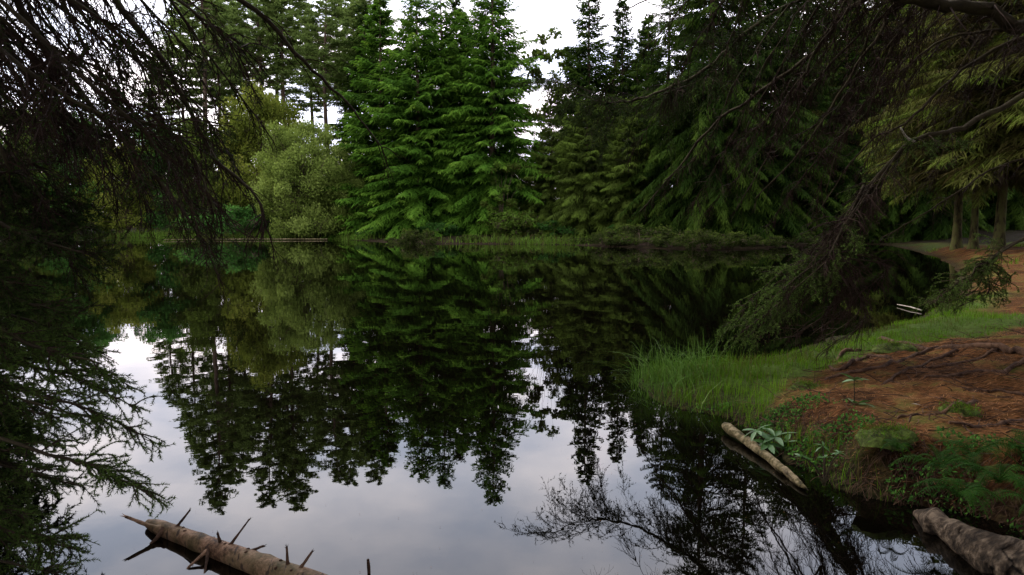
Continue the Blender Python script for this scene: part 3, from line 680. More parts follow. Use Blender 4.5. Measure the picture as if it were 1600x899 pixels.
for k in range(30):           # the dense curtain, upper left
    x1 = rgl.uniform(-40, 300); y1 = rgl.uniform(20, 330) - x1 * .25; D = rgl.uniform(3.3, 5.4); z = rgl.uniform(2.6, 5.4)
    xm, ym = x1 * .45 - 60, y1 - rgl.uniform(80, 190)
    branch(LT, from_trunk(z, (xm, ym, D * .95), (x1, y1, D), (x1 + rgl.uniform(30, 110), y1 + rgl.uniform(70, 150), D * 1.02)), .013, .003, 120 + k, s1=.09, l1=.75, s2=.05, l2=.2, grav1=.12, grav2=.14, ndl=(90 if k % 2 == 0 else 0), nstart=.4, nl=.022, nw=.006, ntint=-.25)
for k in range(22):           # lower left: living dark green sprays in front of the water
    y1 = 385 + k * 24 + rgl.uniform(-20, 20); x1 = rgl.uniform(0, 105) if k % 4 else rgl.uniform(110, 170); D = rgl.uniform(2.9, 3.7)
    e = at(x1, y1, D); z = e[2] + rgl.uniform(.25, .8)
    branch(LT, [LTx + np.array([.1, 0, z])] + [at(x1 - 240, y1 - 90, D * 1.02), at(x1 - 110, y1 - 30, D), e], .014, .003, 160 + k, s1=.055, l1=.38, s2=.045, l2=.15, grav1=.05, grav2=.04, ndl=380, wood='dead', nl=.018, nw=.0045, ntint=.12 if y1 > 520 else -.1, jit=.08)
for k, (x, y, D) in enumerate([(216, 640, 3.1), (240, 690, 3.2), (238, 775, 3.0), (205, 605, 3.2), (175, 560, 3.3)]):     # the long sprays reaching over bright water
    branch(LT, [LTx + np.array([.1, 0, at(x, y, D)[2] + .5]), at(x - 190, y - 75, D), at(x - 90, y - 45, D), at(x, y, D)], .010, .002, 190 + k, s1=.05, l1=.26, s2=.04, l2=.11, grav1=.03, grav2=.03, ndl=480, nl=.016, nw=.004, ntint=.3, jit=.07, tmin=.3)
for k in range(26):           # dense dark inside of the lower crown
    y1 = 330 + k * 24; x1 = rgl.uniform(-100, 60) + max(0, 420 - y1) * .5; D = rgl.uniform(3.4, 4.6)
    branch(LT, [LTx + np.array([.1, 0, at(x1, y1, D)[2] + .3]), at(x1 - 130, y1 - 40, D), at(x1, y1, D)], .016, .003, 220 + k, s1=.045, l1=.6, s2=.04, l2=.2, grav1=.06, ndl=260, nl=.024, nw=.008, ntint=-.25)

# right tree: trunk outside the right edge, long low limbs over the inlet and the top of the view
RT = thing('spruce_tree', (8.6, 8.2, .4), 'near spruce beyond the right edge reaching long dark limbs across the upper right', 'spruce')
g = Geo(); hh = np.linspace(-.6, 14, 18); g.tube(np.stack([hh * 0, np.sin(hh) * .03, hh], 1), .24 * (1 - hh / 16), 12, rough=.08); g.build('trunk', M['trunk'], RT, True)
RTx = np.array([8.6, 8.2, 0])
def fr(z, *px): return [RTx + np.array([-.1, 0, z])] + A(*px)
R_ = [
    (6.0, [(1600, -130, 8.6), (1330, -40, 9.6), (1180, 42, 10.6), (1100, 112, 11.2), (1010, 150, 11.6), (940, 160, 11.9), (866, 128, 12.2)], .055, .007, dict(s1=.055, l1=1.5, prof=.55, s2=.06, l2=.36, grav1=.10, grav2=.14, tmin=.22, ndl=75, nstart=.3, nl=.035, nw=.010, ntint=-.2)),
    (5.2, [(1560, -60, 8.4), (1345, 0, 8.9), (1275, 78, 9.2), (1180, 148, 9.6), (1110, 200, 9.9), (1060, 262, 10.2), (1000, 330, 10.5)], .040, .006, dict(s1=.12, l1=.8, s2=.09, l2=.26, grav1=.16, tmin=.3)),
    (4.6, [(1620, -90, 7.8), (1412, 0, 8.0), (1375, 52, 8.1), (1322, 130, 8.3), (1262, 222, 8.5), (1180, 310, 8.8)], .035, .005, dict(s1=.11, l1=.7, s2=.08, l2=.24, grav1=.16, tmin=.3)),
    (5.0, [(1660, 25, 6.4), (1540, 14, 6.2), (1440, 2, 6.0), (1340, -22, 6.2), (1240, -30, 6.5)], .070, .030, dict(s1=.22, l1=1.0, s2=.09, l2=.3, grav1=.22, tmin=.2)),
    (3.6, [(1680, 120, 7.2), (1600, 150, 7.2), (1500, 200, 7.1), (1425, 222, 7.0), (1355, 300, 7.0), (1300, 395, 6.9), (1225, 470, 6.8), (1165, 515, 6.7)], .036, .006, dict(s1=.085, l1=.62, s2=.055, l2=.22, grav1=.10, tmin=.40, ndl=130, nstart=.3, nl=.026, nw=.009, ntint=.2)),
    (4.2, [(1700, 60, 7.6), (1600, 60, 7.6), (1500, 112, 7.7), (1420, 190, 7.8), (1350, 230, 7.9), (1280, 330, 8.1)], .028, .005, dict(s1=.12, l1=.6, s2=.08, l2=.24, grav1=.14, tmin=.25)),
    (3.0, [(1720, 300, 6.0), (1600, 372, 6.0), (1552, 402, 5.9), (1500, 440, 5.8), (1452, 476, 5.7)], .016, .004, dict(s1=.05, l1=.38, s2=.045, l2=.14, grav1=.06, tmin=.5, ndl=260, nl=.018, nw=.005, ntint=.3)),
    (4.4, [(1700, 0, 7.4), (1600, 40, 7.5), (1480, 60, 7.6), (1400, 120, 7.8), (1330, 190, 8.0), (1290, 300, 8.2)], .022, .004, dict(s1=.12, l1=.6, s2=.08, l2=.24, grav1=.14, tmin=.25)),
    (6.6, [(1560, -190, 9.0), (1300, -100, 10.0), (1120, -60, 10.8), (1010, 0, 11.4), (950, 30, 11.8)], .040, .005, dict(s1=.16, l1=.9, s2=.11, l2=.28, grav1=.12, tmin=.4, level3=False)),
    (5.8, [(1600, -80, 9.0), (1400, 10, 9.4), (1290, 110, 9.8), (1220, 210, 10.2), (1150, 330, 10.5)], .030, .005, dict(s1=.12, l1=.9, s2=.09, l2=.28, grav1=.16, tmin=.3)),
    (4.0, [(1740, 210, 8.0), (1650, 240, 8.2), (1560, 260, 8.4), (1450, 330, 8.6), (1380, 370, 8.8)], .024, .004, dict(s1=.10, l1=.6, s2=.07, l2=.22, grav1=.12, tmin=.25)),
]
for k, (z, px, r0, r1, kw) in enumerate(R_): branch(RT, fr(z, *px), r0, r1, 300 + k, **kw)
rr_ = np.random.RandomState(9)
for k in range(17):             # lower fan of the drooping limb that dips to the water
    x, y = 1150 + (k % 9) * 19 + rr_.uniform(-14, 14), 540 + rr_.uniform(-80, 15); D = rr_.uniform(6.6, 7.4)
    branch(RT, A((1360 + rr_.uniform(-15, 15), 290, 7.0), (1300, 390, D), (x + 70, y - 60, D), (x, y, D)), .010, .003, 330 + k, s1=.055, l1=.55, s2=.05, l2=.2, grav1=.10, ndl=190 if k % 9 < 4 else 0, nstart=.3, nl=.024, nw=.008, ntint=.35, tmin=.2)
for k in range(16):            # bare brown twiggery hanging from the bend of the drooping limb
    f = k / 15; x, y = 1405 - 150 * f + rr_.uniform(-12, 12), 235 + 170 * f; D = 7.0 + rr_.uniform(-.3, .3)
    branch(RT, A((x + 10, y, 7.0), (x - 18, y + 45, D), (x - rr_.uniform(45, 85), y + rr_.uniform(95, 150), D)), .008, .002, 500 + k, s1=.05, l1=.42, s2=.05, l2=.2, grav1=.12, ndl=60 if k % 3 == 0 else 0, nstart=.5, nl=.02, nw=.006, ntint=.1, tmin=.1)
for k in range(6):             # the green spray by the inlet
    x, y = 1445 + k * 18, 478 + rr_.uniform(-30, 6) ; D = rr_.uniform(5.6, 6.1)
    branch(RT, A((1600, 372, 6.0), (1545, 408, 5.9), (x + 45, y - 22, D), (x, y, D)), .008, .002, 350 + k, s1=.05, l1=.3, s2=.04, l2=.12, grav1=.05, ndl=320, nl=.018, nw=.005, ntint=.35, tmin=.3)
for k in range(30):            # thin hanging limbs that fill the upper right
    x = rr_.uniform(1120, 1600); y = rr_.uniform(-60, 130); D = rr_.uniform(6.5, 9.5)
    branch(RT, fr(rr_.uniform(4, 6.5), (x + 150, y - 120, D), (x, y, D), (x - rr_.uniform(50, 110), y + rr_.uniform(90, 150), D * 1.02), (x - rr_.uniform(120, 190), y + rr_.uniform(180, 280), D * 1.05)), .011, .002, 370 + k, s1=.10, l1=.8, s2=.07, l2=.26, grav1=.17, tmin=.3)
# bleached hook where the drooping limb bends
g = Geo(); g.tube(curve(A((1430, 222, 6.98), (1418, 216, 6.96), (1410, 205, 6.95), (1407, 199, 6.95)), 10) - np.array(RT.location), np.linspace(.012, .007, 10), 7); g.build('broken_stub', M['pale'], RT, True)

# ------------------------------------------------------------------ logs
def zat(x, y, z): return gz(x, y, z)
LG = gz(232, 818, .022); LG2 = gz(520, 926, .045)
log = thing('fallen_log', (*(LG * .5 + LG2 * .5)[:2], 0), 'pinkish brown log with broken spiky stubs floating at bottom left', 'log')
lo = np.array(log.location)
g = Geo(); K = 26; tt = np.linspace(0, 1, K); P = LG[None] * (1 - tt)[:, None] + LG2[None] * tt[:, None]
P = np.vstack([P, LG2 + (LG2 - LG) * .35]); tt = np.append(tt, 1.35)
P[:, 2] = .022 + .023 * tt; R = .036 + .022 * tt; R[0] = .022; R[1] = .033
for k in (8, 17): R[k] *= 1.1
g.tube(P - lo, R, 20, rough=.03, seed=2); bk = g.build('stem', M['log'], log, True)
ax = nrm(LG2 - LG); RGT = nrm(np.cross(ax, UP))
def stub(px_x, side, tip_px, Yt, r, m='root', bend=0.):
    f = (px_x - 232) / (520 - 232); a = LG * (1 - f) + LG2 * f; rr = .036 + .022 * f
    a = a + np.array([0, 0, .022 + .023 * f - a[2]]) + side * RGT * rr * .8 + UP * rr * (.75 if side == 0 else .25)
    b = at(*tip_px, a[1] + Yt); v = nrm(b - a); mid = (a + b) / 2 + np.array([bend, 0, 0]); a = a - v * rr * .3
    g = Geo(); g.tube(curve([a, a * .7 + b * .3, mid, b], 12) - lo, np.concatenate([[r * 2.3, r * 1.8, r * 1.35, r * 1.15], np.linspace(r, r * .6, 8)]), 9, rough=.14, seed=int(px_x))
    for j in range(4):      # splintered end
        e = b + nrm(v + rgs.randn(3) * .35) * r * rgs.uniform(1., 2.6); g.prisms(np.array([b - v * r + rgs.randn(3) * r * .3 - lo]), np.array([e - lo]), r * .4, r * .05)
    g.build('broken_stub', M[m], log, True)
rgs = np.random.RandomState(12)
stub(284, 0, (297, 797), .02, .007)
stub(374, 0, (390, 811), .03, .006)
stub(360, 0, (340, 833), -.04, .008)
stub(352, 1, (295, 886), -.10, .009, 'log')
stub(392, -1, (412, 853), .06, .008)
stub(461, 0, (448, 855), .0, .008)
stub(476, 0, (487, 863), .03, .008)
stub(262, 1, (196, 807), -.02, .012, 'log')
stub(270, 1, (206, 884), -.16, .009)
stub(352, 1, (318, 905), -.18, .008)
for f in (.2, .42, .62, .8):      # knots and lifted bark flakes
    for j in range(3):
        a_ = LG * (1 - f) + LG2 * f; rr = .036 + .022 * f; an = rgs.uniform(-1.2, 1.2); c_ = a_ + ax * rgs.uniform(-.08, .08) + (RGT * -sin(an) + np.cross(RGT, ax) * cos(an)) * rr * .97; c_[2] += .0
        g = Geo(); n_ = nrm(c_ - a_); g.tube(np.array([c_ - n_ * .004, c_ + n_ * .003, c_ + n_ * .005]) - lo, [.010, .007, .002], 8, rough=.25, seed=j); g.build('knot', M['root'], log, True)
sn = at(575, 874, 3.2)
g = Geo(); g.tube(curve([sn, sn + [.003, 0, -.06], sn + [-.002, .01, -.2], sn + [0, .02, -.5]], 10) - np.array([sn[0], sn[1], 0]), [.006, .007, .008, .008, .008, .009, .01, .01, .01, .01], 8, rough=.12)
o = g.build('upright_stick', M['root'], None, True); o.location = (sn[0], sn[1], 0); tag(o, 'short dark stick poking up out of the water at the bottom edge', 'stick')

a = gz(1131, 665, .05); b = gz(1262, 770, .0)
g = Geo(); tt = np.linspace(0, 1, 18); P = a + (b - a) * tt[:, None]; P[:, 2] = .05 - .035 * tt; P[:, 0] += np.sin(tt * 3.1) * .02; c0 = P.mean(0); c0[2] = 0
g.tube(P - c0, np.interp(tt, [0, .05, .3, .8, 1], [.020, .034, .034, .024, .008]), 14, rough=.04, seed=4)
lv = g.V[0]; ac = np.stack([np.interp(lv[:, 0], P[:, 0] - c0[0], P[:, i] - c0[i]) for i in range(3)], 1); g.V[0] = lv + (lv - ac) * ((fbm(lv[:, 0] * 14 + 40, lv[:, 1] * 9 + lv[:, 2] * 22 + 40, 75) - .47) * 1.3)[:, None]
o = g.build('drift_log', M['smalllog'], None, True); o.location = c0
tag(o, 'short pale yellowish log slanting out of the water beside the grassy point', 'log')
a = gz(1432, 800, .03); b = gz(1640, 905, .10)
g = Geo(); tt = np.linspace(0, 1, 26); P = a + (b - a) * tt[:, None]; P[:, 2] = .02 + .05 * tt; P[:, 1] += np.sin(tt * 5) * .02; c0 = P.mean(0); c0[2] = 0
g.tube(P - c0, np.interp(tt, [0, .08, .2, .28, .6, 1], [.016, .035, .075, .055, .10, .13]), 22, rough=.05, seed=5)
lv = g.V[0]; lq = fbm(lv[:, 0] * 9 + 40, lv[:, 1] * 5 + lv[:, 2] * 9 + 40, 71) - .47; lr = lv - np.stack([np.interp(lv[:, 0], P[:, 0] - c0[0], P[:, i] - c0[i]) for i in range(3)], 1); g.V[0] = lv + lr * (lq * 1.5)[:, None]
o = g.build('rotten_log', M['rotlog'], None, True); o.location = c0
tag(o, 'thick rough grey brown rotten log lying in the bottom right corner', 'log')
a = gz(1402, 476, .03); b = gz(1440, 485, .03)
g = Geo(); P = curve([a, (a + b) / 2 + [0, 0, .01], b], 8); c0 = P.mean(0); g.tube(P - c0, np.linspace(.007, .012, 8), 8, rough=.2); o = g.build('pale_stick', M['pale'], None, True); o.location = c0
tag(o, 'bleached white stick floating in the dark inlet', 'stick')
a = gz(255, 374.5, .08); b = gz(512, 373.5, .08)
g = Geo(); P = curve([a, a * .6 + b * .4 + [0, .3, 0], b], 20); P[:, 2] = .07; c0 = P.mean(0); g.tube(P - c0, np.linspace(.02, .04, 20), 8, rough=.3, seed=3); o = g.build('floating_trunk', M['smalllog'], None, True); o.location = c0
tag(o, 'long thin bleached trunk floating along the far left waterline', 'log')

# ------------------------------------------------------------------ roots on the bank
def on_ground(px, py, z0=.3):
    p = gz(px, py, z0)
    for _ in range(6):
        z = float(ground_z(p[:1], p[1:2])[0]); p = gz(px, py, min(z, 1.2))
    return p
roots = [([(1612, 556), (1560, 549), (1480, 545), (1420, 540), (1370, 530)], .035, .020, 'thickest root, running level across the top of the red bank'),
         ([(1610, 570), (1560, 576), (1500, 588), (1440, 592)], .020, .010, 'thin dark root slanting down from the right edge under the thickest root'),
         ([(1500, 548), (1440, 572), (1400, 590), (1375, 602)], .018, .008, 'forked root dropping left from the thickest root'),
         ([(1395, 560), (1350, 562), (1318, 578), (1290, 572)], .024, .012, 'hooked root on the mossy left lip of the red bank'),
         ([(1345, 548), (1315, 552), (1295, 568)], .022, .010, 'short root end curling over the bank beside the grass'),
         ([(1530, 628), (1490, 640), (1440, 650), (1400, 655)], .018, .008, 'dark root half buried in the middle of the red bank'),
         ([(1620, 650), (1570, 662), (1520, 668), (1480, 664)], .016, .007, 'low root near the right edge just above the ferns'),
         ([(1470, 545), (1430, 556), (1380, 574), (1330, 584), (1285, 598)], .022, .010, 'long root leaving the thickest root and running down to the mossy stump'),
         ([(1560, 549), (1530, 562), (1470, 574), (1430, 574)], .016, .008, 'short root lying between the thickest root and the thin dark one'),
         ([(1605, 612), (1560, 606), (1530, 612), (1500, 608)], .014, .007, 'thin root by the right edge in the middle of the red bank')]
for k, (px, r0, r1, lab) in enumerate(roots):
    P = curve([on_ground(*q) for q in px], 26); rg = np.random.RandomState(k + 40)
    P[:, 2] = ground_z(P[:, 0], P[:, 1]) + r0 * .5 + rg.randn(26) * r0 * .2 + np.sin(np.linspace(0, 9, 26) + k) * r0 * .4; c0 = P.mean(0)
    P[0, 2] -= .05; P[-1, 2] -= .05
    g = Geo(); g.tube(P - c0, np.linspace(r0, r1, 26) * (1 + .2 * rg.rand(26)), 9, rough=.12, seed=k)
    for j in (8, 15, 20):
        e = P[j] + nrm(np.array([rg.randn(), rg.randn(), -.25])) * rg.uniform(.15, .35); Q = curve([P[j], (P[j] + e) / 2, e], 6); Q[:, 2] = ground_z(Q[:, 0], Q[:, 1]) + .004
        g.tube(Q - c0, np.linspace(r1 * .8, .003, 6), 6, rough=.1, seed=k + j)
    o = g.build('tree_root', M['root'], None, True); o.location = c0; tag(o, lab, 'root', 'roots on the red bank')

# ------------------------------------------------------------------ grass, sedge, reeds, litter (stuff)
def scatter(n, x0, x1, y0, y1, rg): return rg.uniform(x0, x1, n), rg.uniform(y0, y1, n)
def grass_patch(name, mt, X, Y, hmin, hmax, w, seed, lean=.35, label='', extra_z=0., bias=None):
    rg = np.random.RandomState(seed); n = len(X); z = ground_z(X, Y) + extra_z - .01; o = np.stack([X, Y, z], 1)
    az = rg.rand(n) * 6.283; le = rg.rand(n) ** 1.2 * lean; L = rg.uniform(hmin, hmax, n) * (.45 + 1.15 * fbm(X * 2.6, Y * 2.6, 55)); hd = np.stack([np.cos(az), np.sin(az), az * 0], 1)
    if bias is not None: hd = nrm(hd + np.array(bias))
    sd = np.cross(hd, UP); sd = nrm(sd + rg.randn(n, 3) * .3); ww = w * rg.uniform(.6, 1.3, n)
    pts = [o]
    for k in range(1, 5):
        t = k / 4; pts.append(o + UP * (L * (t - .42 * le * t ** 2.4))[:, None] + hd * (L * le * 1.15 * t ** 1.9)[:, None])
    V = [];
    for k in range(4): wv = sd * (ww * (1 - k * .22) * .5)[:, None]; V += [pts[k] - wv, pts[k] + wv]
    V.append(pts[4]); V = np.stack(V, 1); T = []
    for k in range(3): T += [[2 * k, 2 * k + 1, 2 * k + 3], [2 * k, 2 * k + 3, 2 * k + 2]]
    T.append([6, 7, 8]); T = np.array(T)[None] + np.arange(n)[:, None, None] * 9
    tint = (fbm(X * 1.3, Y * 1.3, 50) - .47) * 1.1 + rg.rand(n) * .4 + .32; tint = np.where(rg.rand(n) < .12, rg.rand(n) * .12, tint)
    m = mesh(name, V.reshape(-1, 3), T.reshape(-1, 3), np.repeat(tint, 9), [mt]); return tag(link(name, m), label, 'grass', None, 'stuff')
rg = np.random.RandomState(60)
X, Y = scatter(150000, .9, 12, 3.8, 15, rg); d = shore_d(X, Y); gr = grassy(X, Y, d)
keep = (d > .02) & (gr > .45 + rg.rand(len(X)) * .4) & (X / Y < .74) & (rg.rand(len(X)) < np.clip(9.0 / Y, .3, 1)) & (X > .9)
keep &= ~((Y < 4.5) & (rg.rand(len(X)) < .6)); tus = fbm(X * 2.6, Y * 2.6, 55); keep &= rg.rand(len(X)) < sstep(.30, .50, tus) * .9 + .1
X, Y = X[keep], Y[keep]
grass_patch('grass', M['grass'], X, Y, .06, np.interp(X, [2.2, 3.4], [.17, .085]), .006, 61, .6, 'short bright green grass on the point and along the inlet edge')
# sedge tussocks leaning out over the water on the point
cs = [on_ground(1012, 640, .02), on_ground(1022, 618, .04), on_ground(1045, 600, .05), on_ground(1075, 590, .06), on_ground(1100, 578, .06), on_ground(1030, 585, .03), on_ground(1005, 600, .0)]
X = np.concatenate([c[0] + rg.randn(120) * .20 for c in cs]); Y = np.concatenate([c[1] + rg.randn(120) * .15 for c in cs])
k = shore_d(X, Y) > -.12; X, Y = X[k], Y[k]
grass_patch('sedge', M['sedge'], X, Y, .16, .46, .007, 62, 1.35, 'long arching sedge blades hanging over the water at the tip of the point', bias=(-.5, -.1, 0))
X, Y = scatter(26000, -40, -8, 50, 60, rg); d = shore_d(X, Y); k = (d > -.4) & (d < 3.2) & (rg.rand(len(X)) < sstep(.30, .62, fbm(X * .5, Y * .5, 93) + .12) * np.interp(X, [-14, -9], [1, .1]))
grass_patch('reeds', M['reed'], X[k], Y[k], .25, .75, .05, 63, .9, 'bright green reeds along the far left waterline')
X, Y = scatter(30000, -8, 10, 42, 56, rg); d = shore_d(X, Y); k = (d > -.2) & (d < 1.6) & (rg.rand(len(X)) < (.95 * np.exp(-((X - .4) / 2.6) ** 2) + .10) * sstep(.25, .55, fbm(X * .8, Y * .8, 94)) * 1.1)
grass_patch('bank_grass', M['reed'], X[k], Y[k], .2, .7, .05, 64, 1.0, 'yellow green rough grass on the far bank beneath the sapling and olive conifers')
X, Y = scatter(20000, 8, 22, 18, 36, rg); d = shore_d(X, Y); k = (d > .3) & (d < 5) & (fbm(X * .6, Y * .6, 90) > .55)
grass_patch('tufted_grass', M['grass'], X[k], Y[k], .06, .2, .02, 65, .6, 'scattered green tufts on the orange bank by the mossy trunks')
# fallen needles and bits on the near bank
X, Y = scatter(60000, 1.6, 8, 3.9, 9.5, rg); d = shore_d(X, Y); k = (d > .1) & (edge_d(orange[0], X, Y) < .15); X, Y = X[k], Y[k]; n = len(X)
z = ground_z(X, Y) + .006; az = rg.rand(n) * 6.283; dd = nrm(np.stack([np.cos(az), np.sin(az) * .6, rg.randn(n) * .15], 1)); g = Geo()
g.strips(np.stack([X, Y, z], 1), dd, np.cross(dd, UP), rg.uniform(.02, .07, n), .0035, .1, rg.rand(n))
tag(g.build('needle_litter', M['litter']), 'loose fallen needles and twig bits over the red bank', 'litter', None, 'stuff')

X, Y = scatter(2600, 1.6, 9, 3.9, 11, rg); d = shore_d(X, Y); k = (d > .12) & (edge_d(orange[0], X, Y) < .3); X, Y = X[k][:700], Y[k][:700]; n = len(X)
az = rg.rand(n) * 6.283; P = grow(rg, np.stack([X, Y, ground_z(X, Y) + .012], 1), np.stack([np.cos(az), np.sin(az), rg.rand(n) * .25], 1), rg.uniform(.05, .28, n), 4, .03, .16); g = Geo(); chain(g, P, .0045, .002, .5)
tag(g.build('fallen_twigs', M['root']), 'dead twigs strewn over the red bank', 'twigs', None, 'stuff')
# moss cushions and the dark hollow at the left lip of the bank
for (px, py, r_, lab) in [((1262), 606, .13, 'dark mossy hollow stump at the left lip of the red bank'), (1400, 545, .16, 'moss cushion where the thickest root starts'), (1500, 640, .10, 'flat moss cushion in the middle of the red bank'), (1385, 680, .14, 'mossy hump beside the tall seedling')]:
    q = on_ground(px, py); th = np.linspace(0, 2 * pi, 19)[:-1]; V = []; T = []
    for i, f in enumerate(np.linspace(1, .12, 7)):
        for a_ in th: V.append((cos(a_) * r_ * 1.5 * f, sin(a_) * r_ * f, r_ * .5 * math.sqrt(1 - f * f) - .03))
    V = np.array(V); V[:, 2] += (fbm(V[:, 0] * 14 + 9 + px, V[:, 1] * 14 + 9, 5) - .47) * .09; V[:, :2] *= (1 + (fbm(V[:, 0] * 6 + 30 + px, V[:, 1] * 6 + 30, 6) - .47) * .7)[:, None]
    for i in range(6):
        for j in range(18): a_ = i * 18 + j; b_ = i * 18 + (j + 1) % 18; T += [[a_, b_, b_ + 18], [a_, b_ + 18, a_ + 18]]
    T += [[108, 108 + j, 109 + j] for j in range(1, 17)]
    g = Geo(); g.add(V, T, .5); o = g.build('moss_cushion', M['moss'], None, True); o.location = q; tag(o, lab, 'moss')
    n = 900; u = rg.randint(0, len(V), n); oo = V[u] + rg.randn(n, 3) * .012; dd = nrm(rg.randn(n, 3) + UP); g = Geo(); g.strips(oo, dd, np.cross(dd, UP + rg.randn(n, 3) * .3), rg.uniform(.012, .035, n), .004, .1, rg.rand(n) * .6); tag(g.build('moss_tips', M['grass'], o), kind='stuff')

# ------------------------------------------------------------------ leafy plants and ferns on the near bank
def leaf_mesh(L=.1, w=.03):
    V = []; T = []; ks = [0, .15, .4, .65, .88, 1]; ws = [.08, .55, 1, .95, .5, .03]
    for k, q in zip(ks, ws): V += [(k * L, -q * w / 2, .16 * q * w - .25 * L * k * k), (k * L, 0, -.25 * L * k * k), (k * L, q * w / 2, .16 * q * w - .25 * L * k * k)]
    for i in range(5):
        for j in range(2): a = i * 3 + j; T += [[a, a + 3, a + 4], [a, a + 4, a + 1]]
    return mesh('leaf', V, T, np.full(len(V), .6), [M['rhodo']], None, True)
LM = leaf_mesh()
def whorled(loc, stems, label, n=7, size=1.0, seed=0, cat='shrub'):
    rg = np.random.RandomState(seed); r = thing('rhododendron_shoot', loc, label, cat)
    for (dx, dy, h, s) in stems:
        tip = np.array([dx, dy, h]); g = Geo(); g.tube(curve([(0, 0, -.05), tip * [.4, .4, .5], tip], 8), np.linspace(.006, .003, 8), 6); g.build('stem', M['branch'], r, True)
        for k in range(n):
            o = link('leaf', LM, r, tuple(tip)); q = size * s * rg.uniform(.75, 1.15); o.scale = (q, q, q)
            o.rotation_euler = (rg.randn() * .3, rg.uniform(-.75, .35), k * 6.283 / n + rg.randn() * .25)
    return r
p = on_ground(1205, 712, .05)
whorled(p, [(-.10, .02, .17, 1.0), (.02, 0, .13, 1.1), (-.05, -.06, .10, 1.0), (.10, .02, .08, .9)], 'glossy whorled rhododendron shoot leaning over the short pale log', 8, 1.25, 1)
p = on_ground(1335, 700, .15)
whorled(p, [(0, .05, .48, .8), (0.01, .03, .30, .9), (-.14, 0, .12, 1.1), (.03, -.03, .14, 1.2), (.13, 0, .12, 1.1)], 'tall rhododendron seedling with tiers of leaves in front of the red bank', 8, 1.45, 2)
p = on_ground(1288, 745, .08)
whorled(p, [(0, 0, .1, .5), (.08, .02, .12, .5), (-.1, .05, .09, .5), (.03, .1, .13, .5)], 'cluster of small glossy leaves low on the dark bank right of the pale log', 6, 1.0, 3)
p = on_ground(1335, 590, .3)
o = link('fallen_leaf', LM, None, (*on_ground(1424, 638, .3)[:2], on_ground(1424, 638, .3)[2] + .03)); o.scale = (.9,) * 3; o.material_slots[0].link = 'OBJECT'; o.material_slots[0].material = M['pale']
tag(o, 'single pale fallen leaf lying on the red bank', 'leaf')
def fern(loc, label, nf, L, seed):
    rg = np.random.RandomState(seed); r = thing('fern', loc, label, 'fern', 'ferns on the near bank')
    for k in range(nf):
        az = k * 6.283 / nf + rg.randn() * .3; l = L * rg.uniform(.7, 1.2); t = np.linspace(0, 1, 20); up = rg.uniform(.6, 1.2)
        P = np.stack([np.cos(az) * t * l, np.sin(az) * t * l, l * (up * t - (up + .1) * t ** 2.4)], 1); g = Geo(); g.prisms(P[:-1], P[1:], .0022, .0015, .3)
        ta = nrm(np.gradient(P, axis=0)); lat = nrm(np.cross(ta, UP) + rg.randn(3) * .25); ft = rg.uniform(.1, .6)
        for s in (-1, 1):
            d = nrm(lat * s + ta * .45 - UP * .2 + rg.randn(20, 3) * .08); pl = l * .19 * np.sin(np.clip(t * .95 + .1, 0, 1) * pi) ** .7 + .004
            g.strips(P, d, ta, pl, .0035, .3, ft)
            for q in range(1, 5):
                u = q / 5; o_ = P + d * (pl * u)[:, None]; pw = pl * .22 * (1 - u * .7)
                for v in (1, -1): dd = nrm(ta * v + d * .6); g.leaves(o_, dd, np.cross(dd, UP), pw, pw * .45, ft + .15 * rg.rand(20))
        g.build('frond', M['fern'], r)
    return r
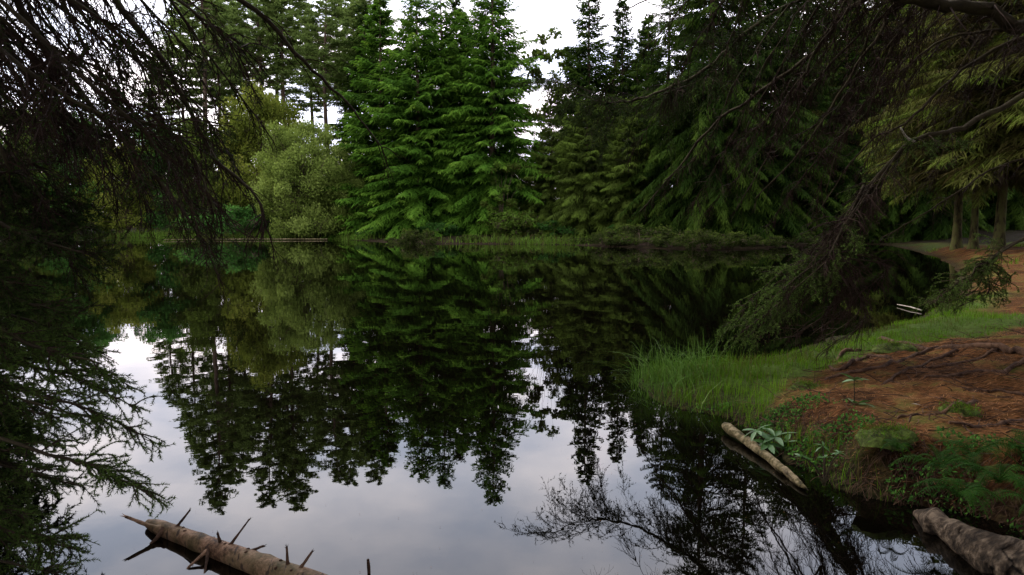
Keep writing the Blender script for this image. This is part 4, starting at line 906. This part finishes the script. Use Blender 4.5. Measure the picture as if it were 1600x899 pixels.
for k, (x, y, nf, L, lab) in enumerate([(1470, 730, 13, .34, 'feathery fern left of the fern bank, nearest the red edge'), (1520, 712, 13, .36, 'fern in the middle of the fern bank under the red slope'),
        (1560, 752, 13, .36, 'dark fern just above the rotten log'), (1598, 705, 13, .34, 'fern at the right edge of the picture above the rotten log'), (1500, 775, 12, .32, 'small fern hanging on the dark bank face by the log tip'),
        (1615, 790, 8, .32, 'low fern at right edge behind the rotten log'), (1400, 700, 6, .2, 'small green fern beside the tall rhododendron seedling')]):
    q = on_ground(x, y, .25); fern((q[0], q[1], q[2] + .0), lab, nf, L * .62, 80 + k)
# trailing rootlets on the bank face
rg = np.random.RandomState(99); X = rg.uniform(1.2, 3.2, 6000); Y = rg.uniform(3.6, 5.8, 6000); d = shore_d(X, Y); k = (d > .02) & (d < .4); X, Y = X[k], Y[k]; n = len(X)
o_ = np.stack([X, Y, ground_z(X, Y) + .02], 1); dd = nrm(np.stack([rg.randn(n) * .5 - .4, rg.randn(n) * .4 - .5, -rg.rand(n) * .6], 1)); P = grow(rg, o_, dd, rg.uniform(.06, .2, n), 4, .25, .2)
g = Geo(); chain(g, P, .002, .001, .5); tag(g.build('rootlets', M['root']), 'fine rootlets trailing down the dark bank face', 'roots', None, 'stuff')
X = rg.uniform(1.0, 3.4, 26000); Y = rg.uniform(3.4, 6.0, 26000); d = shore_d(X, Y); k = (d > .0) & (d < .5) & (fbm(X * 3, Y * 3, 61) > .42); X, Y = X[k], Y[k]; n = len(X)
o_ = np.stack([X, Y, ground_z(X, Y) + rg.rand(n) * .05], 1); dd = nrm(rg.randn(n, 3) + UP * .6); ls = rg.uniform(.012, .034, n); g = Geo()
g.leaves(o_, dd, np.cross(dd, rg.randn(n, 3)), ls, ls * .6, rg.rand(n)); tag(g.build('ground_cover', M['broad']), 'tiny leaved ground cover along the bank behind the pale log', 'plants', None, 'stuff')
# specks floating on the pond
n = 1100; X = rg.uniform(-3, 4, n) ; Y = 3 + rg.rand(n) ** 1.5 * 14; k = (shore_d(X, Y) < -.05); X, Y = X[k], Y[k]; n = len(X); az = rg.rand(n) * 6.28; dd = np.stack([np.cos(az), np.sin(az), az * 0], 1); g = Geo()
ls = rg.uniform(.003, .009, n); g.leaves(np.stack([X, Y, np.full(n, .004)], 1), dd, np.cross(dd, UP), ls, ls * .5, rg.rand(n)); tag(g.build('floating_specks', M['litter']), 'tiny fallen bits floating on the still water', 'debris', None, 'stuff')
